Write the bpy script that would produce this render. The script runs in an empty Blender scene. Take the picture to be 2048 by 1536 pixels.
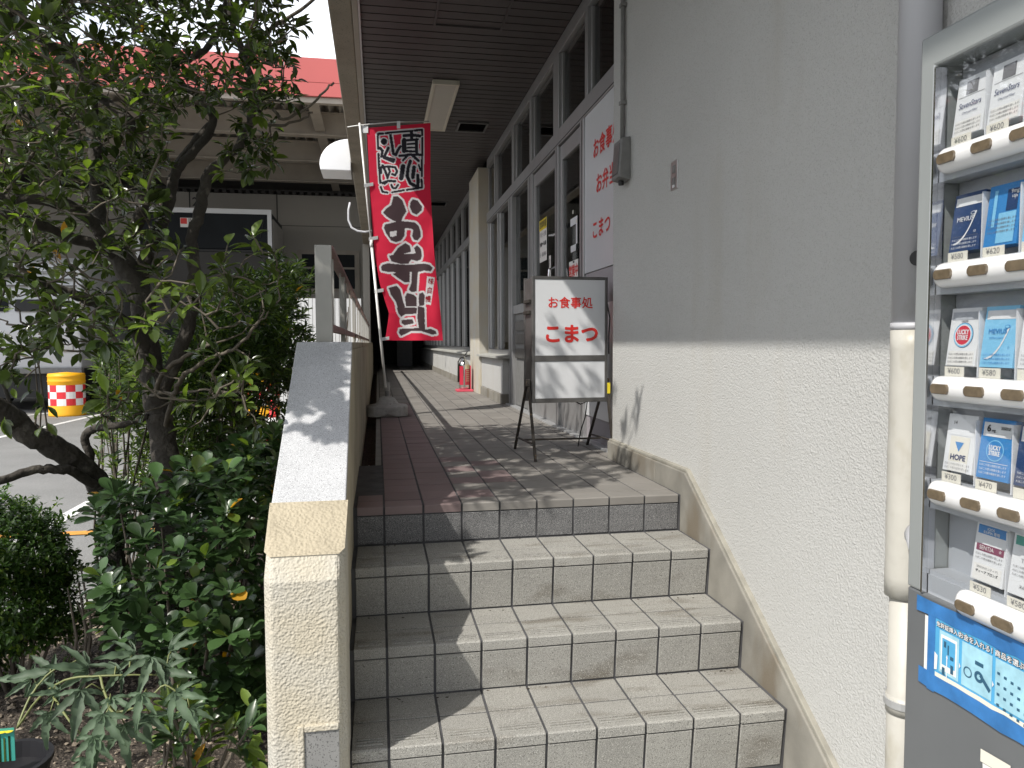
import bpy, bmesh, math, random
import numpy as np
from mathutils import Vector, Matrix
rnd = random.Random(7)
nr = np.random.RandomState(5)
S = bpy.context.scene
COL = S.collection

# ------------------------------------------------------------------ camera
CAM = Vector((-0.0161, -2.8683, 0.6269)); FPX = 1489.93
YAW, PIT, ROL = .1782, .0559, .0037
r0 = Vector((math.cos(YAW), -math.sin(YAW), 0)); f0 = Vector((math.sin(YAW), math.cos(YAW), 0)); z0 = Vector((0, 0, 1))
FW = f0*math.cos(PIT) - z0*math.sin(PIT); up0 = f0*math.sin(PIT) + z0*math.cos(PIT)
RR = r0*math.cos(ROL) - up0*math.sin(ROL); UU = r0*math.sin(ROL) + up0*math.cos(ROL)
cd = bpy.data.cameras.new('camera'); cam = bpy.data.objects.new('camera', cd); COL.objects.link(cam)
cd.sensor_width = 36; cd.lens = FPX/2048*36; cd.clip_start = .05; cd.clip_end = 400
cam.matrix_world = Matrix(((RR.x, UU.x, -FW.x, CAM.x), (RR.y, UU.y, -FW.y, CAM.y), (RR.z, UU.z, -FW.z, CAM.z), (0, 0, 0, 1)))
S.camera = cam
def at(px, py, D):           # a point seen at (px, py) of the 2048x1536 photograph, D metres ahead
    return CAM + (FW + RR*((px-1024)/FPX) + UU*((768-py)/FPX))*D
def on(ax, val, px, py):     # where that line of sight meets the plane axis = val
    v = FW + RR*((px-1024)/FPX) + UU*((768-py)/FPX); t = (val-CAM[ax])/v[ax]
    return CAM + v*t
def topx(p):
    q = Vector(p)-CAM; d = q.dot(FW)
    return 1024+FPX*q.dot(RR)/d, 768-FPX*q.dot(UU)/d, d

# ------------------------------------------------------------------ light
SUNV = Vector((.70, .57, -1.0)).normalized()
sl = bpy.data.lights.new('sun', 'SUN'); sl.energy = 4.7; sl.angle = math.radians(.55); sl.color = (1, .955, .88)
so = bpy.data.objects.new('sun', sl); COL.objects.link(so); so.rotation_euler = SUNV.to_track_quat('-Z', 'Y').to_euler(); so.location = (-6, -6, 12)
W = bpy.data.worlds.new('World'); S.world = W; W.use_nodes = True
nt = W.node_tree; nt.nodes.clear()
sky = nt.nodes.new('ShaderNodeTexSky'); sky.sky_type = 'NISHITA'; sky.sun_disc = False
sky.sun_elevation = math.asin(-SUNV.z); sky.sun_rotation = math.atan2(-SUNV.x, -SUNV.y); sky.dust_density = 2; sky.air_density = 1.2
tc = nt.nodes.new('ShaderNodeTexCoord'); nz = nt.nodes.new('ShaderNodeTexNoise'); nz.inputs['Scale'].default_value = 2.6; nz.inputs['Detail'].default_value = 7
mp = nt.nodes.new('ShaderNodeMapping'); mp.inputs['Scale'].default_value = (1, 1, 2.2)
rp = nt.nodes.new('ShaderNodeValToRGB'); rp.color_ramp.elements[0].position = .36; rp.color_ramp.elements[1].position = .56
mx = nt.nodes.new('ShaderNodeMixRGB'); mx.inputs[2].default_value = (12.5, 12.9, 13.6, 1)
bg = nt.nodes.new('ShaderNodeBackground'); bg.inputs[1].default_value = .135
wo = nt.nodes.new('ShaderNodeOutputWorld')
L = nt.links.new
L(tc.outputs['Generated'], mp.inputs[0]); L(mp.outputs[0], nz.inputs[0]); L(nz.outputs[0], rp.inputs[0]); L(rp.outputs[0], mx.inputs[0])
L(sky.outputs[0], mx.inputs[1]); L(mx.outputs[0], bg.inputs[0]); L(bg.outputs[0], wo.inputs[0])
S.view_settings.view_transform = 'Standard'; S.view_settings.look = 'None'; S.view_settings.gamma = 1; S.view_settings.use_curve_mapping = False
S.view_settings.exposure = 0.04
S.cycles.use_denoising = True
S.cycles.max_bounces = 7; S.cycles.diffuse_bounces = 4; S.cycles.glossy_bounces = 3; S.cycles.transmission_bounces = 4; S.cycles.transparent_max_bounces = 12
S.cycles.sample_clamp_indirect = 6
S.cycles.caustics_reflective = False; S.cycles.caustics_refractive = False

# ------------------------------------------------------------------ materials
def mat(name, col, rough=.7, metal=0, var=0, vscale=4, bump=0, bscale=200, speck=None, trans=0, coat=0, stain=None, tint2=None, spec=.5, vor=False, isl=0, bdist=.002):
    """one procedural surface: colour + broad variation + speckle + fine relief"""
    m = bpy.data.materials.new(name); m.use_nodes = True; n = m.node_tree; P = n.nodes['Principled BSDF']; l = n.links.new
    P.inputs['Roughness'].default_value = rough; P.inputs['Metallic'].default_value = metal; P.inputs['Specular IOR Level'].default_value = spec
    if coat: P.inputs['Coat Weight'].default_value = coat; P.inputs['Coat Roughness'].default_value = .12
    g = n.nodes.new('ShaderNodeNewGeometry')
    cur = None
    def rgb(c):
        x = n.nodes.new('ShaderNodeRGB'); x.outputs[0].default_value = (*c, 1); return x.outputs[0]
    def mixc(a, b, f, bt='MIX'):
        x = n.nodes.new('ShaderNodeMixRGB'); x.blend_type = bt
        if isinstance(f, float): x.inputs[0].default_value = f
        else: l(f, x.inputs[0])
        l(a, x.inputs[1]); l(b, x.inputs[2]); return x.outputs[0]
    def noise(s, det=4, dim=None):
        x = n.nodes.new('ShaderNodeTexNoise'); x.inputs['Scale'].default_value = s; x.inputs['Detail'].default_value = det
        if dim:
            q = n.nodes.new('ShaderNodeMapping'); q.inputs['Scale'].default_value = dim; l(g.outputs['Position'], q.inputs[0]); l(q.outputs[0], x.inputs[0])
        else: l(g.outputs['Position'], x.inputs[0])
        return x.outputs[0]
    def ramp(v, a, b):
        x = n.nodes.new('ShaderNodeMapRange'); x.inputs[1].default_value = a; x.inputs[2].default_value = b; l(v, x.inputs[0]); return x.outputs[0]
    cur = rgb(col)
    if var:
        c2 = tint2 or tuple(c*(1-var) for c in col)
        cur = mixc(cur, rgb(c2), ramp(noise(vscale, 5), .35, .68))
    if isl:
        oi = n.nodes.new('ShaderNodeObjectInfo'); ad = n.nodes.new('ShaderNodeMath'); ad.operation = 'ADD'; l(oi.outputs['Random'], ad.inputs[0]); l(g.outputs['Random Per Island'], ad.inputs[1])
        fr = n.nodes.new('ShaderNodeMath'); fr.operation = 'FRACT'; l(ad.outputs[0], fr.inputs[0])
        hs = n.nodes.new('ShaderNodeHueSaturation'); l(cur, hs.inputs['Color'])
        mr = n.nodes.new('ShaderNodeMapRange'); mr.inputs[3].default_value = 1-isl; mr.inputs[4].default_value = 1+isl; l(fr.outputs[0], mr.inputs[0]); l(mr.outputs[0], hs.inputs['Value'])
        cur = hs.outputs[0]
    if stain:
        cur = mixc(cur, rgb(stain[0]), ramp(noise(stain[1], 6, stain[3] if len(stain) > 3 else None), stain[2], stain[2]+.16))
    if speck:
        cur = mixc(cur, rgb(speck[0]), ramp(noise(speck[1], 1), speck[2], speck[2]+.05))
        if len(speck) > 3: cur = mixc(cur, rgb(speck[3]), ramp(noise(speck[1]*1.3+7, 1), speck[2], speck[2]+.05))
    l(cur, P.inputs['Base Color'])
    if bump:
        if vor:
            x = n.nodes.new('ShaderNodeTexVoronoi'); x.inputs['Scale'].default_value = bscale; x.feature = 'SMOOTH_F1'; l(g.outputs['Position'], x.inputs[0]); h = x.outputs[0]
            h2 = noise(bscale*.7, 3)
            ad = n.nodes.new('ShaderNodeMath'); ad.operation = 'ADD'; l(h, ad.inputs[0]); l(h2, ad.inputs[1]); h = ad.outputs[0]
        else: h = noise(bscale, 3)
        b = n.nodes.new('ShaderNodeBump'); b.inputs['Strength'].default_value = bump; b.inputs['Distance'].default_value = bdist; l(h, b.inputs['Height']); l(b.outputs[0], P.inputs['Normal'])
    if trans:
        t = n.nodes.new('ShaderNodeBsdfTranslucent'); s = n.nodes.new('ShaderNodeMixShader'); s.inputs[0].default_value = trans
        hv = n.nodes.new('ShaderNodeHueSaturation'); hv.inputs['Value'].default_value = 2.2; hv.inputs['Saturation'].default_value = 1.15; l(cur, hv.inputs['Color']); l(hv.outputs[0], t.inputs[0])
        l(P.outputs[0], s.inputs[1]); l(t.outputs[0], s.inputs[2]); l(s.outputs[0], n.nodes['Material Output'].inputs[0])
    return m
def glassmat(name, tint=(.75, .8, .8), refl=.10, rough=.03, top=.85):
    m = bpy.data.materials.new(name); m.use_nodes = True; n = m.node_tree; n.nodes.remove(n.nodes['Principled BSDF']); l = n.links.new
    t = n.nodes.new('ShaderNodeBsdfTransparent'); t.inputs[0].default_value = (*tint, 1)
    g = n.nodes.new('ShaderNodeBsdfGlossy'); g.inputs['Roughness'].default_value = rough
    lw = n.nodes.new('ShaderNodeLayerWeight'); lw.inputs[0].default_value = .35
    mr = n.nodes.new('ShaderNodeMapRange'); mr.inputs[3].default_value = refl; mr.inputs[4].default_value = top; l(lw.outputs['Fresnel'], mr.inputs[0])
    s = n.nodes.new('ShaderNodeMixShader'); l(mr.outputs[0], s.inputs[0]); l(t.outputs[0], s.inputs[1]); l(g.outputs[0], s.inputs[2]); l(s.outputs[0], n.nodes['Material Output'].inputs[0])
    return m
M = {}
M['stucco'] = mat('spray stucco', (.508, .508, .495), .85, speck=((.40, .40, .385), 240, .60), var=.10, vscale=.9, bump=.6, bscale=185, vor=True, bdist=.0035, stain=((.445, .43, .395), 1.6, .60, (1.5, 1.5, .32)))  # speckle puts the shading of the stucco relief into the colour
M['stucco_beige'] = mat('beige stucco', (.50, .455, .36), .85, var=.16, vscale=5, bump=.7, bscale=150, vor=True, bdist=.005, tint2=(.50, .485, .44))
M['stucco_tan'] = mat('yellowed stucco', (.48, .42, .31), .85, var=.2, vscale=7, bump=.7, bscale=120, vor=True, bdist=.005)
M['parapet'] = mat('weathered parapet plaster', (.46, .41, .30), .85, var=.3, vscale=3, bump=.5, bscale=110, vor=True, bdist=.003, stain=((.25, .20, .15), 4, .58, (1, 1, .3)))
M['granite'] = mat('granite slab', (.50, .51, .53), .6, var=.10, vscale=9, bump=.15, bscale=500, speck=((.2, .2, .22), 330, .60, (.72, .72, .74)))
M['concrete'] = mat('old concrete', (.275, .262, .23), .85, var=.3, vscale=7, bump=.4, bscale=160, stain=((.17, .145, .11), 5, .50, (1, 1, .5)))
M['bead'] = mat('cement bead', (.33, .315, .27), .85, var=.3, vscale=14, bump=.3, bscale=160)
M['concrete_gray'] = mat('grey concrete', (.40, .40, .37), .85, var=.2, vscale=9, bump=.3, bscale=160)
M['panel_concrete'] = mat('pitted grey concrete', (.25, .25, .245), .85, var=.15, vscale=9, bump=.5, bscale=220, speck=((.10, .10, .10), 260, .60))
M['grout'] = mat('grout', (.095, .095, .10), .95, var=.4, vscale=12, bump=.2, bscale=400)
M['tile_step'] = mat('step tile', (.325, .318, .295), .72, var=.14, vscale=5, bump=.7, bscale=300, speck=((.13, .125, .115), 330, .60, (.50, .49, .45)), stain=((.165, .15, .125), 5, .555, (.8, 3.2, 1.5)), isl=.05, bdist=.003)
M['groove'] = mat('dirty groove', (.13, .12, .10), .9, var=.4, vscale=30, tint2=(.27, .26, .23))
M['tile_dark'] = mat('dark riser tile', (.135, .135, .138), .6, var=.12, vscale=9, bump=.35, bscale=330, speck=((.05, .05, .05), 330, .56, (.30, .30, .30)), isl=.06)
M['tile_floor'] = mat('corridor tile', (.235, .222, .205), .62, var=.15, vscale=5, bump=.12, bscale=300, stain=((.20, .185, .17), 6, .60), isl=.10)
M['tile_pink'] = mat('brown pink corridor tile', (.215, .160, .158), .62, var=.15, vscale=5, bump=.12, bscale=300, stain=((.17, .13, .125), 6, .60), isl=.09)
M['asphalt'] = mat('asphalt', (.20, .20, .195), .9, var=.2, vscale=1.1, bump=.5, bscale=170, speck=((.30, .30, .29), 230, .60), stain=((.15, .15, .15), 2, .6), bdist=.006)
M['line_white'] = mat('road paint', (.72, .72, .70), .7, var=.25, vscale=12, stain=((.3, .3, .29), 30, .66))
M['line_orange'] = mat('orange road paint', (.66, .30, .05), .7, var=.25, vscale=12)
M['soil'] = mat('soil', (.070, .055, .042), .95, var=.5, vscale=14, bump=1, bscale=60, speck=((.20, .165, .13), 110, .62), bdist=.02)
M['chips'] = mat('wood chips and gravel', (.25, .205, .155), .9, isl=.6)
M['beam'] = mat('eave concrete', (.30, .265, .21), .85, var=.2, vscale=4, bump=.6, bscale=130, bdist=.003, speck=((.16, .14, .11), 90, .64))
M['ceil'] = mat('dark ceiling plank', (.056, .047, .046), .55, var=.15, vscale=3, isl=.08)
M['ceilpink'] = mat('reddish ceiling plank', (.105, .075, .078), .55, var=.15, vscale=3, isl=.08)
M['ceilback'] = mat('ceiling void', (.012, .012, .012), .9)
M['alu'] = mat('anodised aluminium', (.41, .41, .415), .38, metal=.55, var=.08, vscale=8)
M['alu_light'] = mat('bright aluminium', (.55, .56, .57), .35, metal=.5, var=.06)
M['alu_dark'] = mat('aluminium shadow line', (.05, .05, .052), .6)
M['panel_mauve'] = mat('mauve painted panel', (.34, .315, .335), .5, var=.05)
M['white_plastic'] = mat('white plastic', (.74, .75, .77), .35, var=.03, vscale=6)
M['acrylic'] = mat('white acrylic panel', (.66, .675, .70), .28, var=.03, vscale=5, coat=.3, stain=((.55, .55, .55), 6, .66))
M['cream'] = mat('cream painted metal', (.62, .58, .48), .5, var=.05)
M['diffuser'] = mat('aged lamp diffuser', (.50, .47, .41), .5, var=.05)
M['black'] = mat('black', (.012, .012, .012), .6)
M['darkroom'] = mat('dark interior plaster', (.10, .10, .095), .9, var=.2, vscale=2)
M['curtain'] = mat('pale curtain', (.40, .42, .42), .9, var=.2, vscale=5)
M['red_text'] = mat('red lettering', (.62, .025, .02), .45)
M['dark_text'] = mat('dark lettering', (.03, .03, .035), .5)
M['navy_text'] = mat('navy print', (.02, .035, .12), .5)
M['grey_text'] = mat('grey print', (.18, .18, .19), .5)
M['rust'] = mat('rusty dark steel', (.055, .047, .040), .6, metal=.3, var=.4, vscale=40, bump=.2, bscale=300, stain=((.22, .15, .08), 45, .60))
M['sign_steel'] = mat('sign frame metal', (.17, .165, .16), .42, metal=.6, var=.3, vscale=14)
M['pvc'] = mat('painted downpipe', (.47, .475, .50), .42, var=.05, vscale=4, stain=((.36, .355, .34), 11, .62, (1, 1, .5)))
M['pvc_warm'] = mat('lower downpipe sleeve', (.50, .485, .44), .45, var=.08, vscale=4, stain=((.39, .365, .30), 12, .60, (1, 1, .6)), bump=.35, bscale=12, bdist=.012)
M['grey_box'] = mat('weathered grey plastic', (.20, .20, .195), .55, var=.2, vscale=20)
M['steel'] = mat('steel plate', (.45, .45, .44), .3, metal=.8, var=.1, vscale=20)
M['stainless'] = mat('stainless', (.60, .60, .58), .16, metal=1)
M['vend_low'] = mat('dark grey machine paint', (.135, .142, .148), .35, coat=.3, var=.1, vscale=6)
M['vend'] = mat('vending machine paint', (.33, .35, .35), .28, metal=.2, coat=.4, var=.06, vscale=5)
M['vend_in'] = mat('display backing', (.42, .44, .47), .5, var=.06)
M['vend_bar'] = mat('white selector rail', (.80, .80, .80), .22, coat=.4)
M['button'] = mat('smoked button', (.15, .115, .075), .18, coat=.6, var=.3, vscale=90)
M['chrome'] = mat('bright trim', (.75, .75, .76), .15, metal=1)
M['paper'] = mat('paper', (.74, .73, .70), .7)
M['paper_cream'] = mat('price card', (.72, .69, .60), .6)
M['yellow'] = mat('yellow print', (.75, .60, .03), .5)
M['blue_tape'] = mat('blue tape', (.045, .20, .50), .4, var=.3, vscale=22, bump=.5, bscale=35, bdist=.004)
M['sheet_blue'] = mat('blue sheet', (.10, .42, .72), .35, var=.2, vscale=20)
M['sheet_pale'] = mat('pale blue print', (.38, .66, .78), .35, var=.25, vscale=40)
M['sheet_dark'] = mat('dark blue print', (.03, .10, .17), .35)
M['pk_white'] = mat('white pack', (.72, .73, .74), .4)
M['pk_navy'] = mat('navy pack', (.02, .05, .14), .35)
M['pk_blue'] = mat('blue pack', (.04, .22, .52), .35)
M['pk_sky'] = mat('sky blue pack', (.22, .52, .75), .35)
M['pk_red'] = mat('pack red', (.60, .03, .06), .4)
M['pk_plum'] = mat('pack plum', (.22, .06, .11), .4)
M['pk_teal'] = mat('pack teal', (.05, .30, .25), .4)
M['clearplastic'] = glassmat('clear tray plastic', (.86, .88, .88), .08, .1)
M['glass'] = glassmat('window glass', (.62, .65, .65), .10)
M['glass_vend'] = glassmat('machine glass', (.96, .965, .97), .015, .02, .12)
M['warehouse'] = mat('warehouse panel', (.34, .32, .285), .8, var=.06, vscale=1)
M['warehouse_dark'] = mat('warehouse joint and unlit void', (.05, .048, .045), .8)
M['steel_beige'] = mat('beige painted steel', (.36, .32, .27), .6, var=.15, vscale=3)
M['corrug'] = mat('corrugated sheet', (.40, .37, .33), .6, var=.15, vscale=2)
M['fascia_red'] = mat('red fascia', (.44, .095, .088), .5, var=.08, vscale=1)
M['white_paint'] = mat('white vehicle paint', (.60, .61, .62), .35, coat=.3, var=.06)
M['truckdark'] = mat('truck dark interior', (.014, .017, .020), .5, spec=.12, var=.4, vscale=1.5)
M['tyre'] = mat('tyre', (.02, .02, .02), .85)
M['drum_yellow'] = mat('barrier yellow', (.85, .42, .01), .5)
M['drum_red'] = mat('barrier red', (.70, .03, .04), .4)
M['drum_white'] = mat('barrier white', (.80, .80, .78), .4)
M['ext_label'] = mat('red label', (.50, .03, .06), .4, var=.1)
M['ext_cream'] = mat('cream label', (.58, .50, .33), .5)
M['ext_stand'] = mat('pink red stand', (.68, .09, .14), .45)
M['rail'] = mat('rail grey paint', (.37, .365, .34), .6, var=.1, vscale=8)
M['rail_red'] = mat('red oxide rail', (.26, .15, .145), .6, var=.2, vscale=10)
M['base_white'] = mat('dirty white plastic base', (.44, .43, .41), .7, var=.25, vscale=25, stain=((.16, .15, .14), 30, .64))
M['pole_white'] = mat('white pole', (.78, .78, .76), .3)
M['bark'] = mat('bark', (.062, .054, .045), .9, var=.4, vscale=16, bump=1, bscale=45, bdist=.012, stain=((.19, .175, .145), 12, .60))
M['twig'] = mat('twig bark', (.13, .11, .085), .85, var=.3, vscale=30)
M['leaf'] = mat('glossy leaf', (.042, .068, .019), .22, trans=.22, isl=.65, var=.35, vscale=3, tint2=(.062, .085, .020))
M['leaf_new'] = mat('young leaf', (.125, .185, .035), .28, trans=.38, isl=.35)
M['leaf_old'] = mat('yellowed leaf', (.50, .27, .03), .45, trans=.3, isl=.3)
M['leaf_hedge'] = mat('rounded leathery leaf', (.040, .078, .026), .30, trans=.12, isl=.5)
M['leaf_thin'] = mat('narrow shrub leaf', (.050, .085, .022), .35, trans=.25, isl=.5)
M['leaf_small'] = mat('small shrub leaf', (.045, .09, .018), .4, trans=.28, isl=.5)
M['leaf_palm'] = mat('downy lobed leaf', (.10, .15, .09), .6, trans=.22, isl=.25, var=.2, vscale=30)
M['stalk'] = mat('pale green stalk', (.17, .19, .07), .5)
M['pot'] = mat('black nursery pot', (.015, .015, .018), .5)

# ------------------------------------------------------------------ mesh helpers
def mesh_obj(name, v, f, m, parent=None, label=None, kind=None, smooth=False):
    me = bpy.data.meshes.new(name); me.from_pydata([tuple(x) for x in v], [], f); me.update()
    ms = m if isinstance(m, (list, tuple)) else [m]
    for x in ms: me.materials.append(M[x] if isinstance(x, str) else x)
    if smooth: me.polygons.foreach_set('use_smooth', [True]*len(me.polygons))
    o = bpy.data.objects.new(name, me); COL.objects.link(o)
    if parent: o.parent = parent
    if label: o['label'] = label
    if kind: o['kind'] = kind
    return o
class MB:
    def __init__(s): s.v = []; s.f = []; s.mi = []
    def add(s, v, f, mi=0):
        b = len(s.v); s.v += [tuple(x) for x in v]; s.f += [tuple(b+i for i in q) for q in f]; s.mi += [mi]*len(f); return s
    def box(s, x0, x1, y0, y1, z0_, z1, mi=0):
        v = [(x, y, z) for z in (z0_, z1) for y in (y0, y1) for x in (x0, x1)]
        return s.add(v, [(0, 2, 3, 1), (4, 5, 7, 6), (0, 1, 5, 4), (2, 6, 7, 3), (0, 4, 6, 2), (1, 3, 7, 5)], mi)
    def prism(s, poly, axis, a, b, mi=0):   # poly of 2D points in the two other axes
        def P(p, t):
            q = list(p); q.insert(axis, t); return tuple(q)
        n = len(poly); v = [P(p, a) for p in poly]+[P(p, b) for p in poly]
        return s.add(v, [tuple(range(n))[::-1], tuple(range(n, 2*n))]+[(i, (i+1) % n, n+(i+1) % n, n+i) for i in range(n)], mi)
    def tube(s, pts, rad, seg=8, mi=0, cap=True):
        pts = [Vector(p) for p in pts]; n = len(pts)
        if not isinstance(rad, (list, tuple)): rad = [rad]*n
        a = None; v = []
        for i, p in enumerate(pts):
            d = (pts[min(i+1, n-1)]-pts[max(i-1, 0)]).normalized()
            if a is None:
                a = d.orthogonal().normalized()
            else:
                a = (a-d*a.dot(d)).normalized() if (a-d*a.dot(d)).length > 1e-4 else d.orthogonal().normalized()
            b = d.cross(a)
            for k in range(seg):
                t = 2*math.pi*k/seg; v.append(p+(a*math.cos(t)+b*math.sin(t))*rad[i])
        f = [(i*seg+k, i*seg+(k+1) % seg, (i+1)*seg+(k+1) % seg, (i+1)*seg+k) for i in range(n-1) for k in range(seg)]
        if cap: f += [tuple(range(seg))[::-1], tuple((n-1)*seg+k for k in range(seg))]
        return s.add(v, f, mi)
    def lathe(s, prof, c=(0, 0, 0), seg=24, mi=0, axis=None, a0=0, a1=2*math.pi):
        n = len(prof); full = abs(a1-a0-2*math.pi) < 1e-6; K = seg if full else seg+1; v = []
        for r, z in prof:
            for k in range(K):
                t = a0+(a1-a0)*k/seg; v.append((c[0]+r*math.cos(t), c[1]+r*math.sin(t), c[2]+z))
        f = [(i*K+k, i*K+(k+1) % K, (i+1)*K+(k+1) % K, (i+1)*K+k) for i in range(n-1) for k in range(K if full else K-1)]
        return s.add(v, f, mi)
    def build(s, name, m, parent=None, label=None, kind=None, smooth=False, bevel=0):
        o = mesh_obj(name, s.v, s.f, m, parent, label, kind, smooth)
        if any(s.mi): o.data.polygons.foreach_set('material_index', s.mi)
        if bevel:
            b = o.modifiers.new('bevel', 'BEVEL'); b.width = bevel; b.segments = 2; b.limit_method = 'ANGLE'
        return o
def box(name, m, x0, x1, y0, y1, a, b, parent=None, bevel=0, label=None, kind=None):
    return MB().box(x0, x1, y0, y1, a, b).build(name, m, parent, label, kind, bevel=bevel)
def thing(name, label, cat, loc=(0, 0, 0), group=None):
    o = bpy.data.objects.new(name, None); COL.objects.link(o); o.empty_display_size = .1
    o.location = loc; o['label'] = label; o['category'] = cat
    if group: o['group'] = group
    o['_l'] = 1; del o['_l']
    return o
THINGS = {}
def P0(name, label, cat, loc, group=None):
    """a thing at loc whose parts are written in world coordinates (parent inverse undoes the offset)"""
    t = thing(name, label, cat, loc, group); return t
def fix(t):
    """re-express direct children meshes (given in world space) relative to the thing's base"""
    inv = Matrix.Translation(-t.location)
    for c in t.children:
        if c.type == 'MESH' and c.data.users == 1: c.data.transform(inv)
        else: c.location = c.location - t.location
        for g in c.children:
            if c.type == 'MESH' and c.data.users == 1:
                if g.type == 'MESH' and g.data.users == 1: g.data.transform(inv)
                else: g.location = g.location - t.location
def tag(o, label, cat, group=None):
    o['label'] = label; o['category'] = cat
    if group: o['group'] = group
    return o
DG = None
def text_tris(s, size=1.0, bold=0.0, spacing=1.0, align='CENTER', line=1.0):
    cu = bpy.data.curves.new('t', 'FONT'); cu.body = s; cu.size = size; cu.align_x = align; cu.align_y = 'CENTER'
    cu.space_character = spacing; cu.space_line = line; cu.resolution_u = 3
    o = bpy.data.objects.new('t', cu); COL.objects.link(o)
    me = bpy.data.meshes.new_from_object(o.evaluated_get(bpy.context.evaluated_depsgraph_get()))
    v = [tuple(x.co) for x in me.vertices]; f = [tuple(p.vertices) for p in me.polygons]
    bpy.data.objects.remove(o); bpy.data.curves.remove(cu); bpy.data.meshes.remove(me)
    if bold > .008:      # heavier strokes: the same glyphs printed a few times, a hair apart
        n0 = len(v); V0, F0 = list(v), list(f); r = bold*size; v, f = [], []
        for k in range(8):
            a = k*math.pi/4; b = len(v); v += [(p[0]+r*math.cos(a), p[1]+r*math.sin(a), k*4e-5) for p in V0]; f += [tuple(b+i for i in q) for q in F0]
    return v, f
def text(name, s, size, m, parent, org, ux, uy, bold=.0, spacing=1.0, align='CENTER', line=1.0, sx=1.0):
    """lettering laid flat on a surface at org, reading along ux with uy up"""
    v, f = text_tris(s, size, bold, spacing, align, line); org = Vector(org); ux = Vector(ux).normalized(); uy = Vector(uy).normalized(); nn = ux.cross(uy)
    return mesh_obj(name, [org+ux*(p[0]*sx)+uy*p[1]+nn*p[2] for p in v], f, m, parent)

# ------------------------------------------------------------------ ground
G = -.85
g = MB(); g.add([(-120, -60, G), (120, -60, G), (120, 160, G), (-120, 160, G)], [(0, 1, 2, 3)])
g.build('ground', 'asphalt', kind='structure')
def sheet(name, m, pts, z, **k):
    return mesh_obj(name, [(x, y, z) for x, y in pts], [tuple(range(len(pts)))], m, kind='structure')
sheet('white_road_marking', 'line_white', [(-2.73, .6), (-2.60, .6), (-2.60, 9.5), (-2.73, 9.5)], G+.004)
sheet('white_road_marking', 'line_white', [(-6.02, 9.6), (-5.90, 9.6), (-5.66, 14.6), (-5.78, 14.6)], G+.004)
sheet('white_road_marking', 'line_white', [(-7.9, 12.6), (-7.78, 12.5), (-6.5, 15.4), (-6.62, 15.5)], G+.004)
sheet('orange_road_marking', 'line_orange', [(-9, 3.38), (-1.3, 3.30), (-1.3, 3.42), (-9, 3.50)], G+.008)
sheet('pavement', 'concrete_gray', [(-.4, -8), (6, -8), (6, -.80), (-.4, -.80)], G+.006)

# planting bed: soil mound, chips, kerb
def bed_h(x, y): return -.775+.035*math.sin(3.1*x+1)*math.cos(2.7*y)+.012*math.sin(17*x)*math.sin(13*y+x)
KB = [(-2.75, -.9), (-1.42, 1.75), (-1.15, 2.6), (-.6, 9)]
def kx(y):
    for (a, b), (c, d_) in zip(KB[:-1], KB[1:]):
        if b <= y <= d_: return a+(c-a)*(y-b)/(d_-b)
    return KB[0][0] if y < KB[0][1] else KB[-1][0]
ny, nx = 120, 50; v = []
for j in range(ny):
    y = -2.6+j*(11.5/(ny-1)) if j > 70 else -2.6+j*(5.0/70)
    if j > 70: y = 2.4+(j-70)*(6.5/(ny-71))
    x0_ = kx(y)+.05
    for i in range(nx):
        x = x0_+(-.29-x0_)*i/(nx-1); v.append((x, y, bed_h(x, y)+rnd.uniform(-.006, .006)))
mesh_obj('planting_bed_soil', v, [(j*nx+i, j*nx+i+1, (j+1)*nx+i+1, (j+1)*nx+i) for j in range(ny-1) for i in range(nx-1)], 'soil', kind='structure', smooth=True)
kb = thing('kerb', 'low dark concrete kerb along the edge of the planting bed', 'kerb', (-2.0, .6, G))
for (a, b), (c, d_) in zip(KB[:-1], KB[1:]):
    Ls = math.hypot(c-a, d_-b); n = max(1, round(Ls/.6)); ux, uy = (c-a)/Ls, (d_-b)/Ls
    for k in range(n):
        s0, s1 = k*Ls/n+.004, (k+1)*Ls/n-.004
        p = [(a+ux*s0, b+uy*s0), (a+ux*s1, b+uy*s1), (a+ux*s1+uy*.1, b+uy*s1-ux*.1), (a+ux*s0+uy*.1, b+uy*s0-ux*.1)]
        MB().prism(p, 2, G, -.745+rnd.uniform(-.004, .004)).build('kerb_stone', 'concrete_gray', kb, bevel=.006)
fix(kb)
mb = MB()
for k in range(5200):
    y = rnd.uniform(-2.2, 1.4); x = rnd.uniform(kx(y)+.1, -.32); s = rnd.uniform(.004, .014)
    q = Matrix.Rotation(rnd.uniform(0, 6.3), 3, 'Z') @ Matrix.Rotation(rnd.uniform(-.6, .6), 3, 'X'); z = bed_h(x, y)+.004
    w, h = s*rnd.uniform(.4, .9), s*rnd.uniform(.15, .5)
    vv = [q @ Vector(c)+Vector((x, y, z)) for c in ((-s, -w, 0), (s, -w*.6, 0), (s*.8, w, 0), (-s*.7, w*.8, 0), (0, 0, h*1.6), (0, 0, -h))]
    mb.add(vv, [(0, 1, 4), (1, 2, 4), (2, 3, 4), (3, 0, 4)])
mb.build('bark_chips', 'chips', kind='stuff')['label'] = 'loose bark chips and gravel on the soil of the planting bed'

# ------------------------------------------------------------------ stairs
T = .15
st = MB()
prof = [(1.0, G), (-.832, G), (-.81, -.535), (-.822, -.535), (-.822, -.505), (-.55, -.505), (-.522, -.37), (-.54, -.37), (-.54, -.336), (-.275, -.336), (-.255, -.195), (-.277, -.195), (-.277, -.158), (.006, -.158), (.012, -.04), (.006, -.04), (.006, -.008), (1.0, -.008)]
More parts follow.
